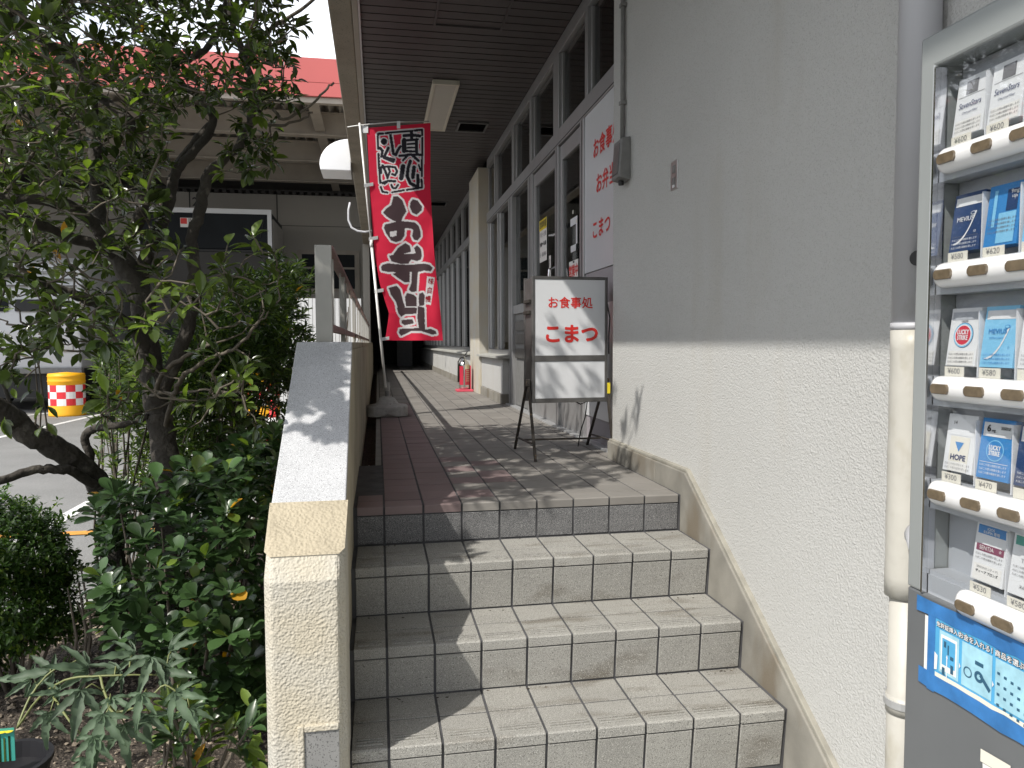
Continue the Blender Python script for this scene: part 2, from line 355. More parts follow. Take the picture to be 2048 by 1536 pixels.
# solid core a few mm behind the tiles
core = [(1.0, G-.02), (-.803, G-.02), (-.8065, -.686), (-.8255, -.5005), (-.5285, -.5005), (-.5425, -.3315), (-.2605, -.3315), (-.2785, -.1535), (.0115, -.1535), (.0065, -.0035), (1.0, -.0035)]
stairs = st.prism(core, 0, -.118, 1.212).build('stairs', 'grout', kind='structure')
gap = .004
def tilebox(nm, m, x0, x1, pts, par, bev=.0016, ribs=None):
    """a tile: convex section pts in (y,z) drawn out from x0 to x1"""
    mb = MB(); mb.prism(pts, 0, x0, x1)
    if ribs:
        for yy in ribs[0]: mb.box(x0+.012, x1-.012, yy-.0022, yy+.0022, ribs[1]-.001, ribs[1]+.0016)
    return mb.build(nm, m, par, bevel=bev)
xs = [-.105]+[T*i for i in range(0, 9)]
levels = [  # nose y, z top, nosing depth start (mid joint), back y, riser bottom y, riser bottom z, material
    (0.0, 0.0, .105, None, .010, -.150, 'tile_floor', 'tile_dark'),
    (-.285, -.150, -.150, .0, -.262, -.328, 'tile_step', 'tile_step'),
    (-.549, -.328, -.405, -.262, -.530, -.497, 'tile_step', 'tile_step'),
    (-.832, -.497, -.677, -.530, -.808, -.686, 'tile_step', 'tile_step'),
]
for li, (yn, zt, ym, yb, yr, zr, mt, mr) in enumerate(levels):
    for i in range(9):
        a, b = xs[i]+gap, xs[i+1]-gap
        if i == 8: b = 1.2-.006
        d1 = rnd.uniform(-.0008, .0008)
        th = .012
        # bull-nosed tread tile: top and front lip in one piece
        sec = [(ym-gap, zt-th), (ym-gap, zt+d1), (yn+.004, zt+d1), (yn, zt-.004+d1), (yn+.001, zt-.033), (yn+.012, zt-.033), (yn+.012, zt-th)]
        mb = MB(); mb.prism(sec, 0, a, b)
        if li > 0:
            for q in range(3):
                yy = yn+.026+q*.0145; mb.box(a+.012, b-.012, yy-.0034, yy+.0034, zt-.001+d1, zt+.0036+d1)
                mb.box(a+.012, b-.012, yy+.0037, yy+.0100, zt-.001+d1, zt+.0007+d1, 1)
        mm = mt if li else ('tile_pink' if i < 3 else 'tile_floor')
        mb.build('tile', [mm, 'groove'], stairs, bevel=.0010)
        if yb is not None:
            tilebox('tile', mt, a, b, [(ym+gap, zt-th), (ym+gap, zt+d1), (yb-.002, zt+d1), (yb-.002, zt-th)], stairs)
        # riser tile
        z1 = zt-.038; yf = yn+.003
        tilebox('tile', mr, a, b, [(yf, z1), (yr-.002, zr+.004), (yr+.010, zr+.004), (yf+.012, z1)], stairs)
for i in range(9):   # lowest riser down to the pavement
    a, b = xs[i]+gap, xs[i+1]-gap
    tilebox('tile', 'tile_step', a, b, [(-.806, -.69), (-.806, G+.02), (-.79, G+.02), (-.79, -.69)], stairs)

cr_ = MB()
for _ in range(60):
    li = rnd.choice([1, 2, 3, 3]); yb_ = levels[li][3]; zz = levels[li][1]; x = rnd.uniform(-.09, 1.18) if rnd.random() < .5 else rnd.choice([rnd.uniform(-.1, .1), rnd.uniform(1.05, 1.19)]); y = yb_-abs(rnd.gauss(0, .025))-.006; r = rnd.uniform(.0015, .005)
    a = rnd.uniform(0, 3); vv = [(x+r*math.cos(a+k*1.57)*(1 if k % 2 else 1.6), y+r*math.sin(a+k*1.57), zz+.0006) for k in range(4)]+[(x, y, zz+r*.6)]
    cr_.add(vv, [(0, 1, 4), (1, 2, 4), (2, 3, 4), (3, 0, 4)])
o = cr_.build('dirt_crumbs', 'soil', kind='stuff'); o['label'] = 'dark crumbs of dirt caught along the backs of the stair treads'
# ------------------------------------------------------------------ corridor floor
fl = MB(); fl.box(-.005, 1.34, 1.002, 20, -.3, -.0035).build('corridor_floor', 'grout', kind='structure')
cf = bpy.data.objects['corridor_floor']
tl = []
def tile_mesh(x0, x1, y0, y1, m):
    w, h = x1-x0, y1-y0; e = .0012
    v = [(0, 0, -.01), (w, 0, -.01), (w, h, -.01), (0, h, -.01), (0, 0, -e), (w, 0, -e), (w, h, -e), (0, h, -e), (e, e, 0), (w-e, e, 0), (w-e, h-e, 0), (e, h-e, 0)]
    f = [(0, 1, 5, 4), (1, 2, 6, 5), (2, 3, 7, 6), (3, 0, 4, 7), (4, 5, 9, 8), (5, 6, 10, 9), (6, 7, 11, 10), (7, 4, 8, 11), (8, 9, 10, 11)]
    me = bpy.data.meshes.new('tile'); me.from_pydata(v, [], f); me.materials.append(M[m]); return me
tm = {m: tile_mesh(0, T-2*gap, 0, .153-.005, m) for m in ('tile_floor', 'tile_pink')}
tl = []; rest = {'tile_floor': MB(), 'tile_pink': MB()}
y = .108; row = 0
while y < 19.4:
    for i in range(9):
        if i == 8: a, w = 1.2+gap, .095
        else: a, w = T*i+gap, T-2*gap
        if i == 8 and y < 1.0: continue
        pink = (i < 2) or (i == 2 and row % 2 == 0 and row < 8) or (i == 3 and row in (2, 3, 5))
        mm = 'tile_pink' if pink and y < 5 else 'tile_floor'
        if len(tl) < 275 and i < 8:
            o = bpy.data.objects.new('tile', tm[mm]); COL.objects.link(o); o.parent = cf; o.location = (a, y+.0025, rnd.uniform(-.0008, .0008)); tl.append(o)
        else:
            rest[mm].box(a, a+w, y+.0025, y+.1505, -.01, rnd.uniform(-.0008, .0008))
    y += .153; row += 1
for k, mb in rest.items():
    if mb.v: mb.build('far_floor_tiles', k, cf, kind='stuff')
for k in range(1):   # the short tile left of the gutter end
    o = tilebox('tile', 'tile_pink', -.105+gap, -gap, [(.108, -.01), (.108, 0), (.222, 0), (.222, -.01)], cf)
gu = MB(); gu.box(-.13, -.004, .225, 14, -.30, -.075); gu.build('gutter_bed', 'soil', kind='structure')
MB().box(-.035, .0, .225, 14, -.29, -.012).build('gutter_edge', 'concrete_gray', kind='structure')
s_ = MB().tube([(-.075, 1.02, -.066), (-.055, 1.13, -.062)], .0045, 6).build('cigarette_end', 'paper'); tag(s_, 'small white cigarette end lying in the dark gutter beside the tiles', 'litter')
s_ = MB().tube([on(2, -.066, 738, 932), on(2, -.066, 736, 944)], .004, 6).build('cigarette_end', 'paper'); tag(s_, 'second thin white cigarette end in the dark gutter nearest the parapet', 'litter')

# ------------------------------------------------------------------ parapet beside the stairs
pa = P0('stair_parapet', 'stucco parapet wall with sloping granite coping left of the stairs', 'wall', (-.2, -.5, G))
XI, XO = -.116, -.300; YF = -.92
def zs(y): return .085+.6*(y+.90)
body = [(YF+.0, G-.01), (YF+.0, .018), (-.885, .062), (-.735, zs(-.735)-.03), (.03, .60), (14.0, .60), (14.0, G-.01)]
mb = MB(); mb.prism(body, 0, XO, XI); mb.build('wall_body', 'parapet', pa)
# end pier: chamfered stucco front
ch = .020
pier = MB()
pp = [(XO-.012, -.74), (XO-.012, YF-.004+ch), (XO-.012+ch, YF-.004-.012), (XI+.010-ch, YF-.016), (XI+.010, YF-.004+ch), (XI+.010, -.74)]
n = len(pp)
ring = lambda z_: [(x, y, z_) for x, y in pp]
v = ring(G-.01)+[(x, y, (.020 if y < -.80 else .030)) for x, y in pp]
v2 = [(XO-.010, -.74, zs(-.74)), (XO-.006, -.885, .090), (XO+.008, -.902, .082), (XI-.010, -.902, .082), (XI+.002, -.885, .090), (XI+.006, -.74, zs(-.74))]
v += v2
f = [(i, (i+1) % n, n+(i+1) % n, n+i) for i in range(n)]+[(n+i, n+(i+1) % n, 2*n+(i+1) % n, 2*n+i) for i in range(n)]
o = pier.add(v, f+[(2*n+5, 2*n+4, 2*n+3, 2*n+2, 2*n+1, 2*n+0)]).build('end_pier', ['stucco_beige', 'stucco_tan'], pa, bevel=.006)
o.data.polygons[len(f)].material_index = 1
MB().box(-.215, XI-.012, YF-.0205, YF-.010, G, -.372).build('recessed_panel', 'panel_concrete', pa)
fr = MB(); fr.box(-.232, -.215, YF-.026, YF-.012, G, -.355); fr.box(-.2145, XI-.012, YF-.026, YF-.012, -.3715, -.355)
fr.build('panel_surround', 'stucco_beige', pa, bevel=.003)
th = .030
def slabp(y0, y1): return [(y0, zs(y0)-th), (y0, zs(y0)), (y1, zs(y1)), (y1, zs(y1)-th)]
zt2 = .632; y2 = (zt2-.085)/.6-.9
sl_ = MB(); sl_.prism(slabp(-.735, y2), 0, XO-.012, XI+.006); sl_.build('sloping_coping', 'granite', pa, bevel=.003)
for k in range(9):
    a = y2+.003+k*1.55; MB().box(XO-.008, XI-.004, a, a+1.543, .600, .630).build('level_coping', 'parapet', pa, bevel=.003)
# rail
rl = P0('parapet_railing', 'grey steel railing with flat posts standing on the parapet', 'railing', (-.2, .1, .63))
for k, yy in enumerate([.06, 1.30, 3.3, 5.3, 7.3, 9.3, 11.3, 13.2]):
    w = .031 if k == 0 else .012
    xc = -.215 if k == 0 else -.2
    MB().box(xc-w, xc+w, yy, yy+(.035 if k == 0 else .05), .631, .998).build('post', 'rail', rl, bevel=.002)
for k in range(20):
    yy = .42+k*.66
    MB().box(-.206, -.196, yy, yy+.010, .704, .994).build('baluster', 'rail', rl)
MB().box(-.222, -.178, .096, 13.3, .985, 1.0).build('handrail', 'rail_red', rl, bevel=.002)
MB().box(-.212, -.188, .096, 13.3, .672, .702).build('bottom_rail', 'rail_red', rl, bevel=.002)
fix(rl); fix(pa)
# lean shrub sprig comes later

# ------------------------------------------------------------------ restaurant building
rb = P0('restaurant_building', 'pale stucco restaurant building with covered walkway, glazed doors and windows', 'building', (1.23, 0, G))
XW = 1.232
MB().box(XW, 5.5, -6.5, 1.0, G-.05, 4.2).build('near_wall', 'stucco', rb, bevel=.008)
# stringer / skirting
sk = [(1.0-.001, -.02), (1.0-.001, .088), (-.026, .094), (-1.30, -.735), (-1.30, G-.02), (-.80, G-.02)]
MB().prism([(-1.30, G-.01), (-1.30, -.735), (-.026, .094), (.30, .092), (.30, G-.01)], 0, 1.207, XW+.02).build('stair_skirting', 'concrete', rb, bevel=.005)
MB().box(1.207, XW+.02, .3003, 1.006, G, .0915).build('skirting', 'concrete', rb, bevel=.005)
MB().prism([(-1.30, -.735), (-.026, .094), (.30, .0925), (.999, .0885), (.999, .103), (-.03, .108), (-1.31, -.722)], 0, 1.214, XW+.01).build('skirting_bead', 'bead', rb, bevel=.003)
# walls above/below glazing beyond the corner
XD = 1.30
MB().box(XD+.10, 5.5, 1.003, 20, 2.80, 4.2).build('upper_wall', 'stucco', rb)
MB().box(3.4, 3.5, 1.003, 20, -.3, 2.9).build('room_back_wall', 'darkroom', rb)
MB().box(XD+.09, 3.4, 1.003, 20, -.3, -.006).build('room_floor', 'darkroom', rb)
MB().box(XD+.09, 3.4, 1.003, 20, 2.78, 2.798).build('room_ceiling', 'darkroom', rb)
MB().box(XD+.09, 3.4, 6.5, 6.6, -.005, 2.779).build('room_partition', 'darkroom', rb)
def pane(y0, y1, a, b, x=XD+.03): return MB().box(x, x+.006, y0, y1, a, b).build('pane', 'glass', rb)
def bar(y0, y1, a, b, x0=XD, x1=XD+.085, m='alu', nm='window_frame'): return MB().box(x0, x1, y0, y1, a, b).build(nm, m, rb, bevel=.003)
# fascia panel with lettering
MB().box(XD-.004, XD+.06, 1.003, 1.775, 1.063, 2.045).build('sign_panel', 'acrylic', rb)
MB().box(XD+.004, XD+.06, 1.003, 1.775, .86, 1.061).build('lower_band', 'panel_mauve', rb)
MB().box(XD+.002, XD+.06, 1.003, 1.775, .16, .858).build('lower_panel', 'acrylic', rb)
MB().box(XD+.01, XD+.07, 1.003, 1.775, 0.001, .158).build('base_panel', 'panel_mauve', rb)
ux = (0, -1, 0)
for s, yc, zc, sz, sp in (('お食事処', 1.335, 1.785, .125, 1.05), ('お弁当', 1.335, 1.565, .125, 1.05), ('こまつ', 1.42, 1.30, .12, 1.08)):
    text('lettering', s, sz, 'red_text', rb, (XD-.006, yc, zc), ux, (0, 0, 1), bold=.022, spacing=sp)
# transom and upper lights
bar(1.003, 6.05, 2.047, 2.160, XD-.012, XD+.085, 'alu', 'transom'); MB().box(XD-.014, XD-.012, 1.003, 6.05, 2.055, 2.062).build('transom_shade_line', 'alu_dark', rb)  # thin dark strip on the bar: groove shade put into its colour
bar(1.003, 6.05, 2.70, 2.795, XD-.006, XD+.085, 'alu', 'head_frame')
pu = [1.003, 1.70, 1.76, 2.45, 2.62, 3.42, 3.50, 4.25, 4.36, 5.42, 5.47, 6.05]
for k in range(0, 12, 2):
    a, b = pu[k], pu[k+1]; pane(a+.002, b-.002, 2.17, 2.69)
    if k+2 < 12: bar(b, pu[k+2], 2.1603, 2.6997, XD-.010)
    for (q0, q1) in ((a+.001, a+.022), (b-.022, b-.001)): bar(q0, q1, 2.162, 2.698, XD+.012, XD+.05, 'alu', 'sash')
# mullions
for a, b in ((1.778, 1.872), (2.462, 2.560), (3.385, 3.575), (4.350, 4.560)):
    bar(a, b, 0, 2.046, XD-.012); MB().box(XD-.014, XD-.0125, (a+b)/2-.004, (a+b)/2+.004, .0, 2.04).build('mullion_shade_line', 'alu_dark', rb)  # dark strip down each mullion, coloured as the shade of a groove
# doors
def door(y0, y1, lab):
    d = MB().box(XD+.004, XD+.040, y0, y0+.055, .012, 2.035).box(XD+.004, XD+.040, y1-.055, y1, .012, 2.035).box(XD+.0045, XD+.0395, y0+.055, y1-.055, 1.93, 2.035).box(XD+.0045, XD+.0395, y0+.055, y1-.055, .012, .27).box(XD+.0045, XD+.0395, y0+.055, y1-.055, .90, .985)
    o = d.build('door', 'alu', rb, label=lab, bevel=.002)
    MB().box(XD+.02, XD+.026, y0+.056, y1-.056, .986, 1.929).build('glass', 'glass', o)
    MB().box(XD+.016, XD+.026, y0+.056, y1-.056, .271, .899).build('lower_infill', 'acrylic', o)
    return o
d1 = door(1.876, 2.458, 'nearer glazed aluminium door with the open sign'); d2 = door(2.564, 3.381, 'farther glazed aluminium door with yellow topped notice')
h = MB().tube([(XD+.003, 2.60, 1.02), (XD-.045, 2.60, 1.04), (XD-.05, 2.60, 1.10), (XD-.045, 2.60, 1.17), (XD+.003, 2.60, 1.19)], .009, 8).build('door_handle', 'chrome', d2, smooth=True)
bar(1.003, 4.6, -.002, .012, XD-.045, XD+.06, 'alu_light', 'threshold')
# sidelight with letter boxes
pane(3.58, 4.345, .99, 2.04)
bar(3.576, 4.349, .90, .985)
MB().box(XD+.02, XD+.06, 3.577, 4.348, .02, .898).build('dark_infill', 'grey_box', rb)
for zz in (.78, .66, .52):
    MB().box(XD+.002, XD+.018, 3.66, 4.28, zz-.045, zz+.05).build('letter_box', 'sign_steel', rb, bevel=.003)
# notices
def notice(y0, y1, a, b, m='paper', lab=None, x=XD+.0165, th_=.002):
    o = MB().box(x-.003, x-.003+th_, y0, y1, a, b).build('notice', m); tag(o, lab, 'notice'); return o
o = notice(2.00, 2.235, 1.055, 1.185, lab='white card with red open lettering on the nearer glass door'); text('lettering', '営業中', .085, 'red_text', o, (XD+.0125, 2.118, 1.11), ux, (0, 0, 1), bold=.03, spacing=.95)
MB().box(XD+.0125, XD+.0133, 2.095, 2.135, 1.168, 1.182).build('hook', 'black', o)
o = notice(2.94, 3.20, 1.28, 1.62, lab='white opening hours notice with a yellow heading on the farther glass door')
MB().box(XD+.0118, XD+.0132, 2.941, 3.199, 1.535, 1.619).build('heading_band', 'yellow', o)
text('lettering', '営業時間', .06, 'dark_text', o, (XD+.0112, 3.07, 1.575), ux, (0, 0, 1), bold=.02)
text('lettering', '平日～土曜', .042, 'grey_text', o, (XD+.0125, 3.07, 1.495), ux, (0, 0, 1), bold=.01)
text('lettering', '9:00～15:00', .046, 'dark_text', o, (XD+.0125, 3.07, 1.42), ux, (0, 0, 1), bold=.04)
text('lettering', '日・祝は休み', .038, 'grey_text', o, (XD+.0125, 3.07, 1.335), ux, (0, 0, 1), bold=.01)
o = notice(2.80, 2.86, 1.12, 1.30, lab='narrow white strip with vertical writing below the opening hours notice'); text('lettering', 'お\n知\nら\nせ', .036, 'dark_text', o, (XD+.0125, 2.83, 1.21), ux, (0, 0, 1), line=.9)
tp = MB().box(XD+.0125, XD+.0145, 2.02, 2.20, 1.425, 1.475).box(XD+.0125, XD+.0145, 2.02, 2.055, 1.29, 1.425).box(XD+.0125, XD+.0145, 2.055, 2.19, 1.245, 1.29)
o = tp.build('tape_patch', 'white_plastic'); tag(o, 'three strips of pale tape stuck in a square bracket on the nearer glass door', 'tape')
for (yy, zz) in ((2.13, 1.515), (2.04, 1.44)):
    o = MB().box(XD+.0118, XD+.0135, yy-.012, yy+.012, zz-.012, zz+.012).build('small_sticker', 'paper_cream'); tag(o, 'tiny cream sticker %s the tape on the nearer glass door' % ('above' if zz > 1.5 else 'at the top corner of'), 'sticker')
for k, (a, b, c, e) in enumerate(((3.72, 3.95, 1.06, 1.44), (3.98, 4.14, 1.12, 1.46))):
    o = notice(a, b, c, e, lab=('larger' if k == 0 else 'narrower')+' white sheet of handwritten menu behind the sidelight glass', x=XD+.045)
    for q in range(4 if k == 0 else 3):
        text('lettering', 'お品書き定食', .034, 'grey_text', o, (XD+.0415, a+.03+q*.055, (c+e)/2), (0, 0, -1), (0, -1, 0), sx=1.0)
# window 4.6-6.05
bar(4.562, 6.05, .49, .55, XD, XD+.08)
for a, b in ((4.562, 4.60), (5.28, 5.34), (6.0, 6.05)): bar(a, b, .5503, 2.046)
for a, b in ((4.602, 4.63), (5.25, 5.279), (5.342, 5.37), (5.97, 5.999)): bar(a, b, .552, 2.044, XD+.02, XD+.055, 'alu_light', 'sash')
pane(4.631, 5.249, .552, 2.044, XD+.036); pane(5.371, 5.969, .552, 2.044, XD+.036)
cv = []
for k in range(61):
    yy = 4.62+k*(1.36/60); cv += [(XD+.20+.012*math.sin(k*1.3), yy, .5), (XD+.20+.012*math.sin(k*1.3), yy, 1.62)]
mesh_obj('window_curtain', cv, [(2*k, 2*k+2, 2*k+3, 2*k+1) for k in range(60)], 'curtain', rb)
def sill(y0, y1):
    MB().prism([(1.165, .462), (1.165, .488), (1.30, .500), (1.30, .462)], 1, y0, y1).build('window_sill', 'concrete_gray', rb, bevel=.004)
sill(4.50, 6.10)
MB().box(1.225, XD+.08, 4.575, 6.10, .10, .4615).build('low_wall', 'stucco', rb, bevel=.005); MB().box(1.212, XD+.08, 4.565, 6.10, -.005, .0985).build('plinth', 'concrete', rb, bevel=.004)
# pilaster
MB().box(1.195, XD+.09, 6.105, 6.98, -.005, 2.72).build('pilaster', 'stucco_beige', rb, bevel=.006)
sill(6.985, 19.0)
MB().box(1.222, XD+.08, 6.985, 19.3, .10, .4615).build('low_wall', 'stucco', rb)
for k in range(9):
    MB().box(1.2195, 1.2225, 7.6+k*1.3, 7.61+k*1.3, .10, .46).build('joint', 'concrete_gray', rb)
MB().box(1.209, XD+.08, 6.985, 19.3, -.005, .0985).build('plinth', 'concrete', rb)
bar(6.985, 19.3, 2.047, 2.150, XD-.010, XD+.085, 'alu', 'transom'); bar(6.985, 19.3, 2.70, 2.795, XD-.006, XD+.085, 'alu', 'head_frame'); bar(6.985, 19.3, .5005, .56, XD, XD+.08)
yy = 6.985; kk = 0
while yy < 18.6:
    wd = .09 if kk % 2 == 0 else .05
    bar(yy, yy+wd, .5603, 2.046); bar(yy, yy+wd, 2.1503, 2.699)
    for (q0, q1) in ((yy+wd+.001, yy+wd+.035), (yy+.86, yy+.895)): bar(q0, q1, .562, 2.044, XD+.02, XD+.055, 'alu_light', 'sash')
    pane(yy+wd+.036, yy+.858, .562, 2.044, XD+.036); pane(yy+wd+.002, yy+.896, 2.152, 2.698)
    yy += .90; kk += 1
for k in range(3):
    y0 = 7.1+k*3.9; cv = []
    for q in range(41): cv += [(XD+.22+.014*math.sin(q*1.7), y0+q*.04, .5), (XD+.22+.014*math.sin(q*1.7), y0+q*.04, 2.04)]
    mesh_obj('window_curtain', cv, [(2*q, 2*q+2, 2*q+3, 2*q+1) for q in range(40)], 'curtain', rb)
# eave: roof slab, fascia beam and ceiling planks
MB().box(-.30, 5.5, -5.5, 18.8, 2.93, 3.10).build('roof_slab', 'beam', rb)
MB().box(-.30, -.150, -5.5, 18.8, 2.795, 2.9295).build('eave_beam', 'beam', rb, bevel=.01)
MB().box(-.149, -.112, -5.5, 18.8, 2.78, 2.929).build('eave_trim', 'steel_beige', rb, bevel=.003)
MB().box(-.111, -.098, -5.5, 18.8, 2.77, 2.929).build('eave_trim', 'alu', rb)
MB().box(-.097, XD+.10, -5.5, 19, 2.86, 2.928).build('ceiling_void', 'ceilback', rb)
def plank(w, m):
    me = bpy.data.meshes.new('ceiling_plank'); h_ = .006
    v = [(-.097, 0, 0), (w, 0, 0), (w, .100, 0), (-.097, .100, 0), (-.097, -.0, .02), (w, 0, .02), (w, .100, .02), (-.097, .100, .02), (-.097, .107, .012), (w, .107, .012)]
    me.from_pydata(v, [], [(3, 2, 1, 0), (0, 1, 5, 4), (2, 3, 7, 6)]); me.materials.append(M[m]); return me
pm = [plank(XD-.004, 'ceil')]
yy = .0; k = 0
while yy < 18.5:
    o = bpy.data.objects.new('ceiling_plank', pm[0]); COL.objects.link(o); o.parent = rb; o.location = (0, yy, 2.80+rnd.uniform(-.0007, .0007)); yy += .1135; k += 1
MB().box(-.097, XW-.002, -5.5, -.003, 2.80, 2.82).build('ceiling_board', 'ceil', rb)
# inspection hatch
MB().box(.39, .405, 1.2, 2.37, 2.788, 2.803).box(.85, .865, 1.2, 2.37, 2.788, 2.803).box(.405, .85, 2.355, 2.37, 2.788, 2.803).build('ceiling_hatch_frame', 'ceil', rb, bevel=.002)
fix(rb)
# far end: enclosed block on the left and unlit corridor end, its shade coloured black
eb = P0('end_block', 'rendered block, its end wall blackened for shade, closing the far left side of the walkway', 'building', (-1, 16, G))
MB().box(-.31, -.165, 13.9, 19.4, G, 2.79).build('side_wall', 'warehouse', eb)
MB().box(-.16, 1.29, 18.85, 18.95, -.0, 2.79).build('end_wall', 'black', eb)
MB().box(.5, .9, 17.2, 17.6, -.002, .95).build('stored_cabinet', 'grey_box', eb)
fix(eb)
# ------------------------------------------------------------------ ceiling fittings
def ceil_light(x0, x1, y0, y1, lab, grp=None):
    t = P0('ceiling_light', lab, 'lamp', ((x0+x1)/2, (y0+y1)/2, 2.80), grp); w = .024
    MB().box(x0, x0+w, y0, y1, 2.758, 2.797).box(x1-w, x1, y0, y1, 2.758, 2.797).box(x0+w, x1-w, y0, y0+w, 2.758, 2.797).box(x0+w, x1-w, y1-w, y1, 2.758, 2.797).build('frame', 'cream', t, bevel=.002)
    MB().box(x0+w+.001, x1-w-.001, y0+w+.001, y1-w-.001, 2.765, 2.795).build('diffuser', 'diffuser', t); fix(t)
ceil_light(.462, .684, 3.42, 4.80, 'unlit rectangular cream ceiling light above the walkway behind the red banner')
def vent(x0, x1, y0, y1, lab):
    t = P0('ceiling_vent', lab, 'vent', ((x0+x1)/2, (y0+y1)/2, 2.8), 'dark vents in the walkway ceiling'); w = .02
    MB().box(x0, x0+w, y0, y1, 2.785, 2.802).box(x1-w, x1, y0, y1, 2.785, 2.802).box(x0+w, x1-w, y0, y0+w, 2.785, 2.802).box(x0+w, x1-w, y1-w, y1, 2.785, 2.802).build('frame', 'sign_steel', t)
    MB().box(x0+w, x1-w, y0+w, y1-w, 2.80, 2.808).build('backing', 'black', t)
    for k in range(8):
        yy = y0+w+.01+k*(y1-y0-2*w-.02)/8; MB().add([(x0+w, yy, 2.787), (x1-w, yy, 2.787), (x1-w, yy+.02, 2.799), (x0+w, yy+.02, 2.799)], [(0, 1, 2, 3)]).build('slat', 'black', t)
    fix(t)
vent(.80, 1.10, 4.56, 4.88, 'dark square ceiling vent just behind the cream ceiling light')
vent(.78, 1.08, 8.75, 9.1, 'second dark ceiling vent farther down the walkway')
vent(.75, 1.05, 12.6, 12.95, 'third and farthest dark vent in the walkway ceiling')

# ------------------------------------------------------------------ downpipe, switches on the near wall
dp = P0('downpipe', 'thick pale grey drainpipe running down the near wall beside the cigarette machine', 'pipe', (1.175, -1.29, G))
PC = (1.186, -1.352)
def cyl(nm, m, r, a, b, x=PC[0], y=PC[1], seg=28, wob=0):
    mb = MB(); n = 14 if wob else 2
    prof = [(r+(wob*math.sin(q*2.1)*.5 if wob else 0), a+(b-a)*q/(n-1)) for q in range(n)]
    mb.lathe([(r*.6, a)]+prof+[(r*.6, b)], (x, y, 0), seg); return mb.build(nm, m, dp, smooth=True)
cyl('upper_pipe', 'pvc', .0435, .665, 2.93); cyl('joint_collar', 'pvc', .0455, .652, .668); cyl('lower_sleeve', 'pvc_warm', .0445, .035, .654, wob=.0015)
cyl('inner_pipe', 'pvc_warm', .036, G, .06, y=PC[1]-.004); cyl('pipe_socket', 'pvc_warm', .039, -.24, -.20, y=PC[1]-.004)
b_ = MB().lathe([(.038, -.008), (.043, -.008), (.043, .008), (.038, .008)], (PC[0], PC[1]-.004, -.215), 24); b_.box(PC[0]-.012, PC[0]+.046, PC[1]+.0345, PC[1]+.044, -.232, -.200).build('pipe_clamp', 'alu_light', dp)
e0 = on(0, 1.12, 1822, 1070)
e = MB().tube([e0+Vector((-.04, -.09, .0)), e0+Vector((0, -.03, .004)), e0+Vector((.03, .012, -.006)), e0+Vector((.06, .03, -.03))], [.030, .030, .030, .028], 16).build('branch_elbow', 'pvc', dp, smooth=True)
e0 = on(0, 1.150, 1835, 516)
e = MB().tube([e0, e0+Vector((.02, .012, 0))], [.017, .017], 14).build('drain_hole', 'black', dp)
fix(dp)
sp = P0('switch_plate', 'small steel plate with two light switches on the near wall', 'switch', (XW, .157, 1.33))
MB().box(XW-.004, XW+.001, .122, .192, 1.27, 1.39).build('plate', 'steel', sp, bevel=.002)
for zz in (1.355, 1.305):
    q = MB().box(XW-.0065, XW-.004, .143, .171, zz-.016, zz+.016).build('switch_rocker', 'grey_box', sp, bevel=.001)
MB().box(XW-.0068, XW-.0042, .148, .168, 1.279, 1.290).build('indicator', 'white_plastic', sp); fix(sp)
jb = P0('outdoor_socket_box', 'grey plastic outdoor socket box with a conduit above it at the wall corner', 'socket box', (XW, .8, 1.5))
o = MB().prism([(XW, 1.43), (XW-.062, 1.445), (XW-.048, 1.635), (XW, 1.645)], 1, .715, .838).build('case', 'grey_box', jb, bevel=.006)
MB().prism([(XW-.0625, 1.462), (XW-.066, 1.465), (XW-.053, 1.615), (XW-.0495, 1.613)], 1, .735, .82).build('lid', 'sign_steel', jb, bevel=.002)
MB().tube([(XW-.016, .80, 1.635), (XW-.016, .80, 2.0), (XW-.016, .80, 2.8)], .0115, 10).build('conduit', 'grey_box', jb, smooth=True)
for zz in (1.82, 2.30): MB().box(XW-.030, XW-.001, .782, .818, zz, zz+.018).build('saddle_clip', 'grey_box', jb)
MB().tube([(XW-.03, .775, 1.435), (XW-.03, .775, 1.415)], .014, 10).build('cable_gland', 'black', jb); fix(jb)

# ------------------------------------------------------------------ A-frame sign
sg = P0('standing_sign', 'white illuminated sandwich board with red Japanese lettering on rusty legs at the door', 'signboard', (1.02, 1.22, 0))
c_, s__ = math.cos(.06), math.sin(.06); SO = Vector((1.022, 1.20, 0))
def R2(x, y, z): return (SO.x+x*c_-y*s__, SO.y+x*s__+y*c_, z)
def sbox(nm, m, x0, x1, y0, y1, a, b, par=sg, bevel=0):
    mb = MB(); mb.box(x0, x1, y0, y1, a, b); mb.v = [R2(*p) for p in mb.v]; return mb.build(nm, m, par, bevel=bevel)
hw = .218
sbox('cabinet', 'sign_steel', -hw+.002, hw-.002, -.075, .075, .302, .975, bevel=.004)
for yy, s in ((-.083, -1), (.083, 1)):
    for (x0, x1, a, b) in ((-hw, -hw+.016, .295, .985), (hw-.016, hw, .295, .985), (-hw+.016, hw-.016, .969, .985), (-hw+.016, hw-.016, .295, .318), (-hw+.016, hw-.016, .522, .553)):
        sbox('frame_strip', 'sign_steel', x0, x1, yy-.008, yy+.008, a, b, bevel=.002)
    sbox('upper_face', 'acrylic', -hw+.017, hw-.017, yy-.004, yy+.004, .554, .968)
    sbox('lower_face', 'acrylic', -hw+.017, hw-.017, yy-.004, yy+.004, .319, .521)
def stext(s, x, z, size, bold, sx=1.0, spacing=1.0):
    v, f = text_tris(s, size, bold, spacing); mesh_obj('lettering', [R2(x+p[0]*sx, -.0885-p[2], z+p[1]) for p in v], f, 'red_text', sg)
stext('お食事処', .000, .838, .065, .017, 1.0, 1.02); stext('こまつ', .006, .665, .108, .036, 1.0, .98)
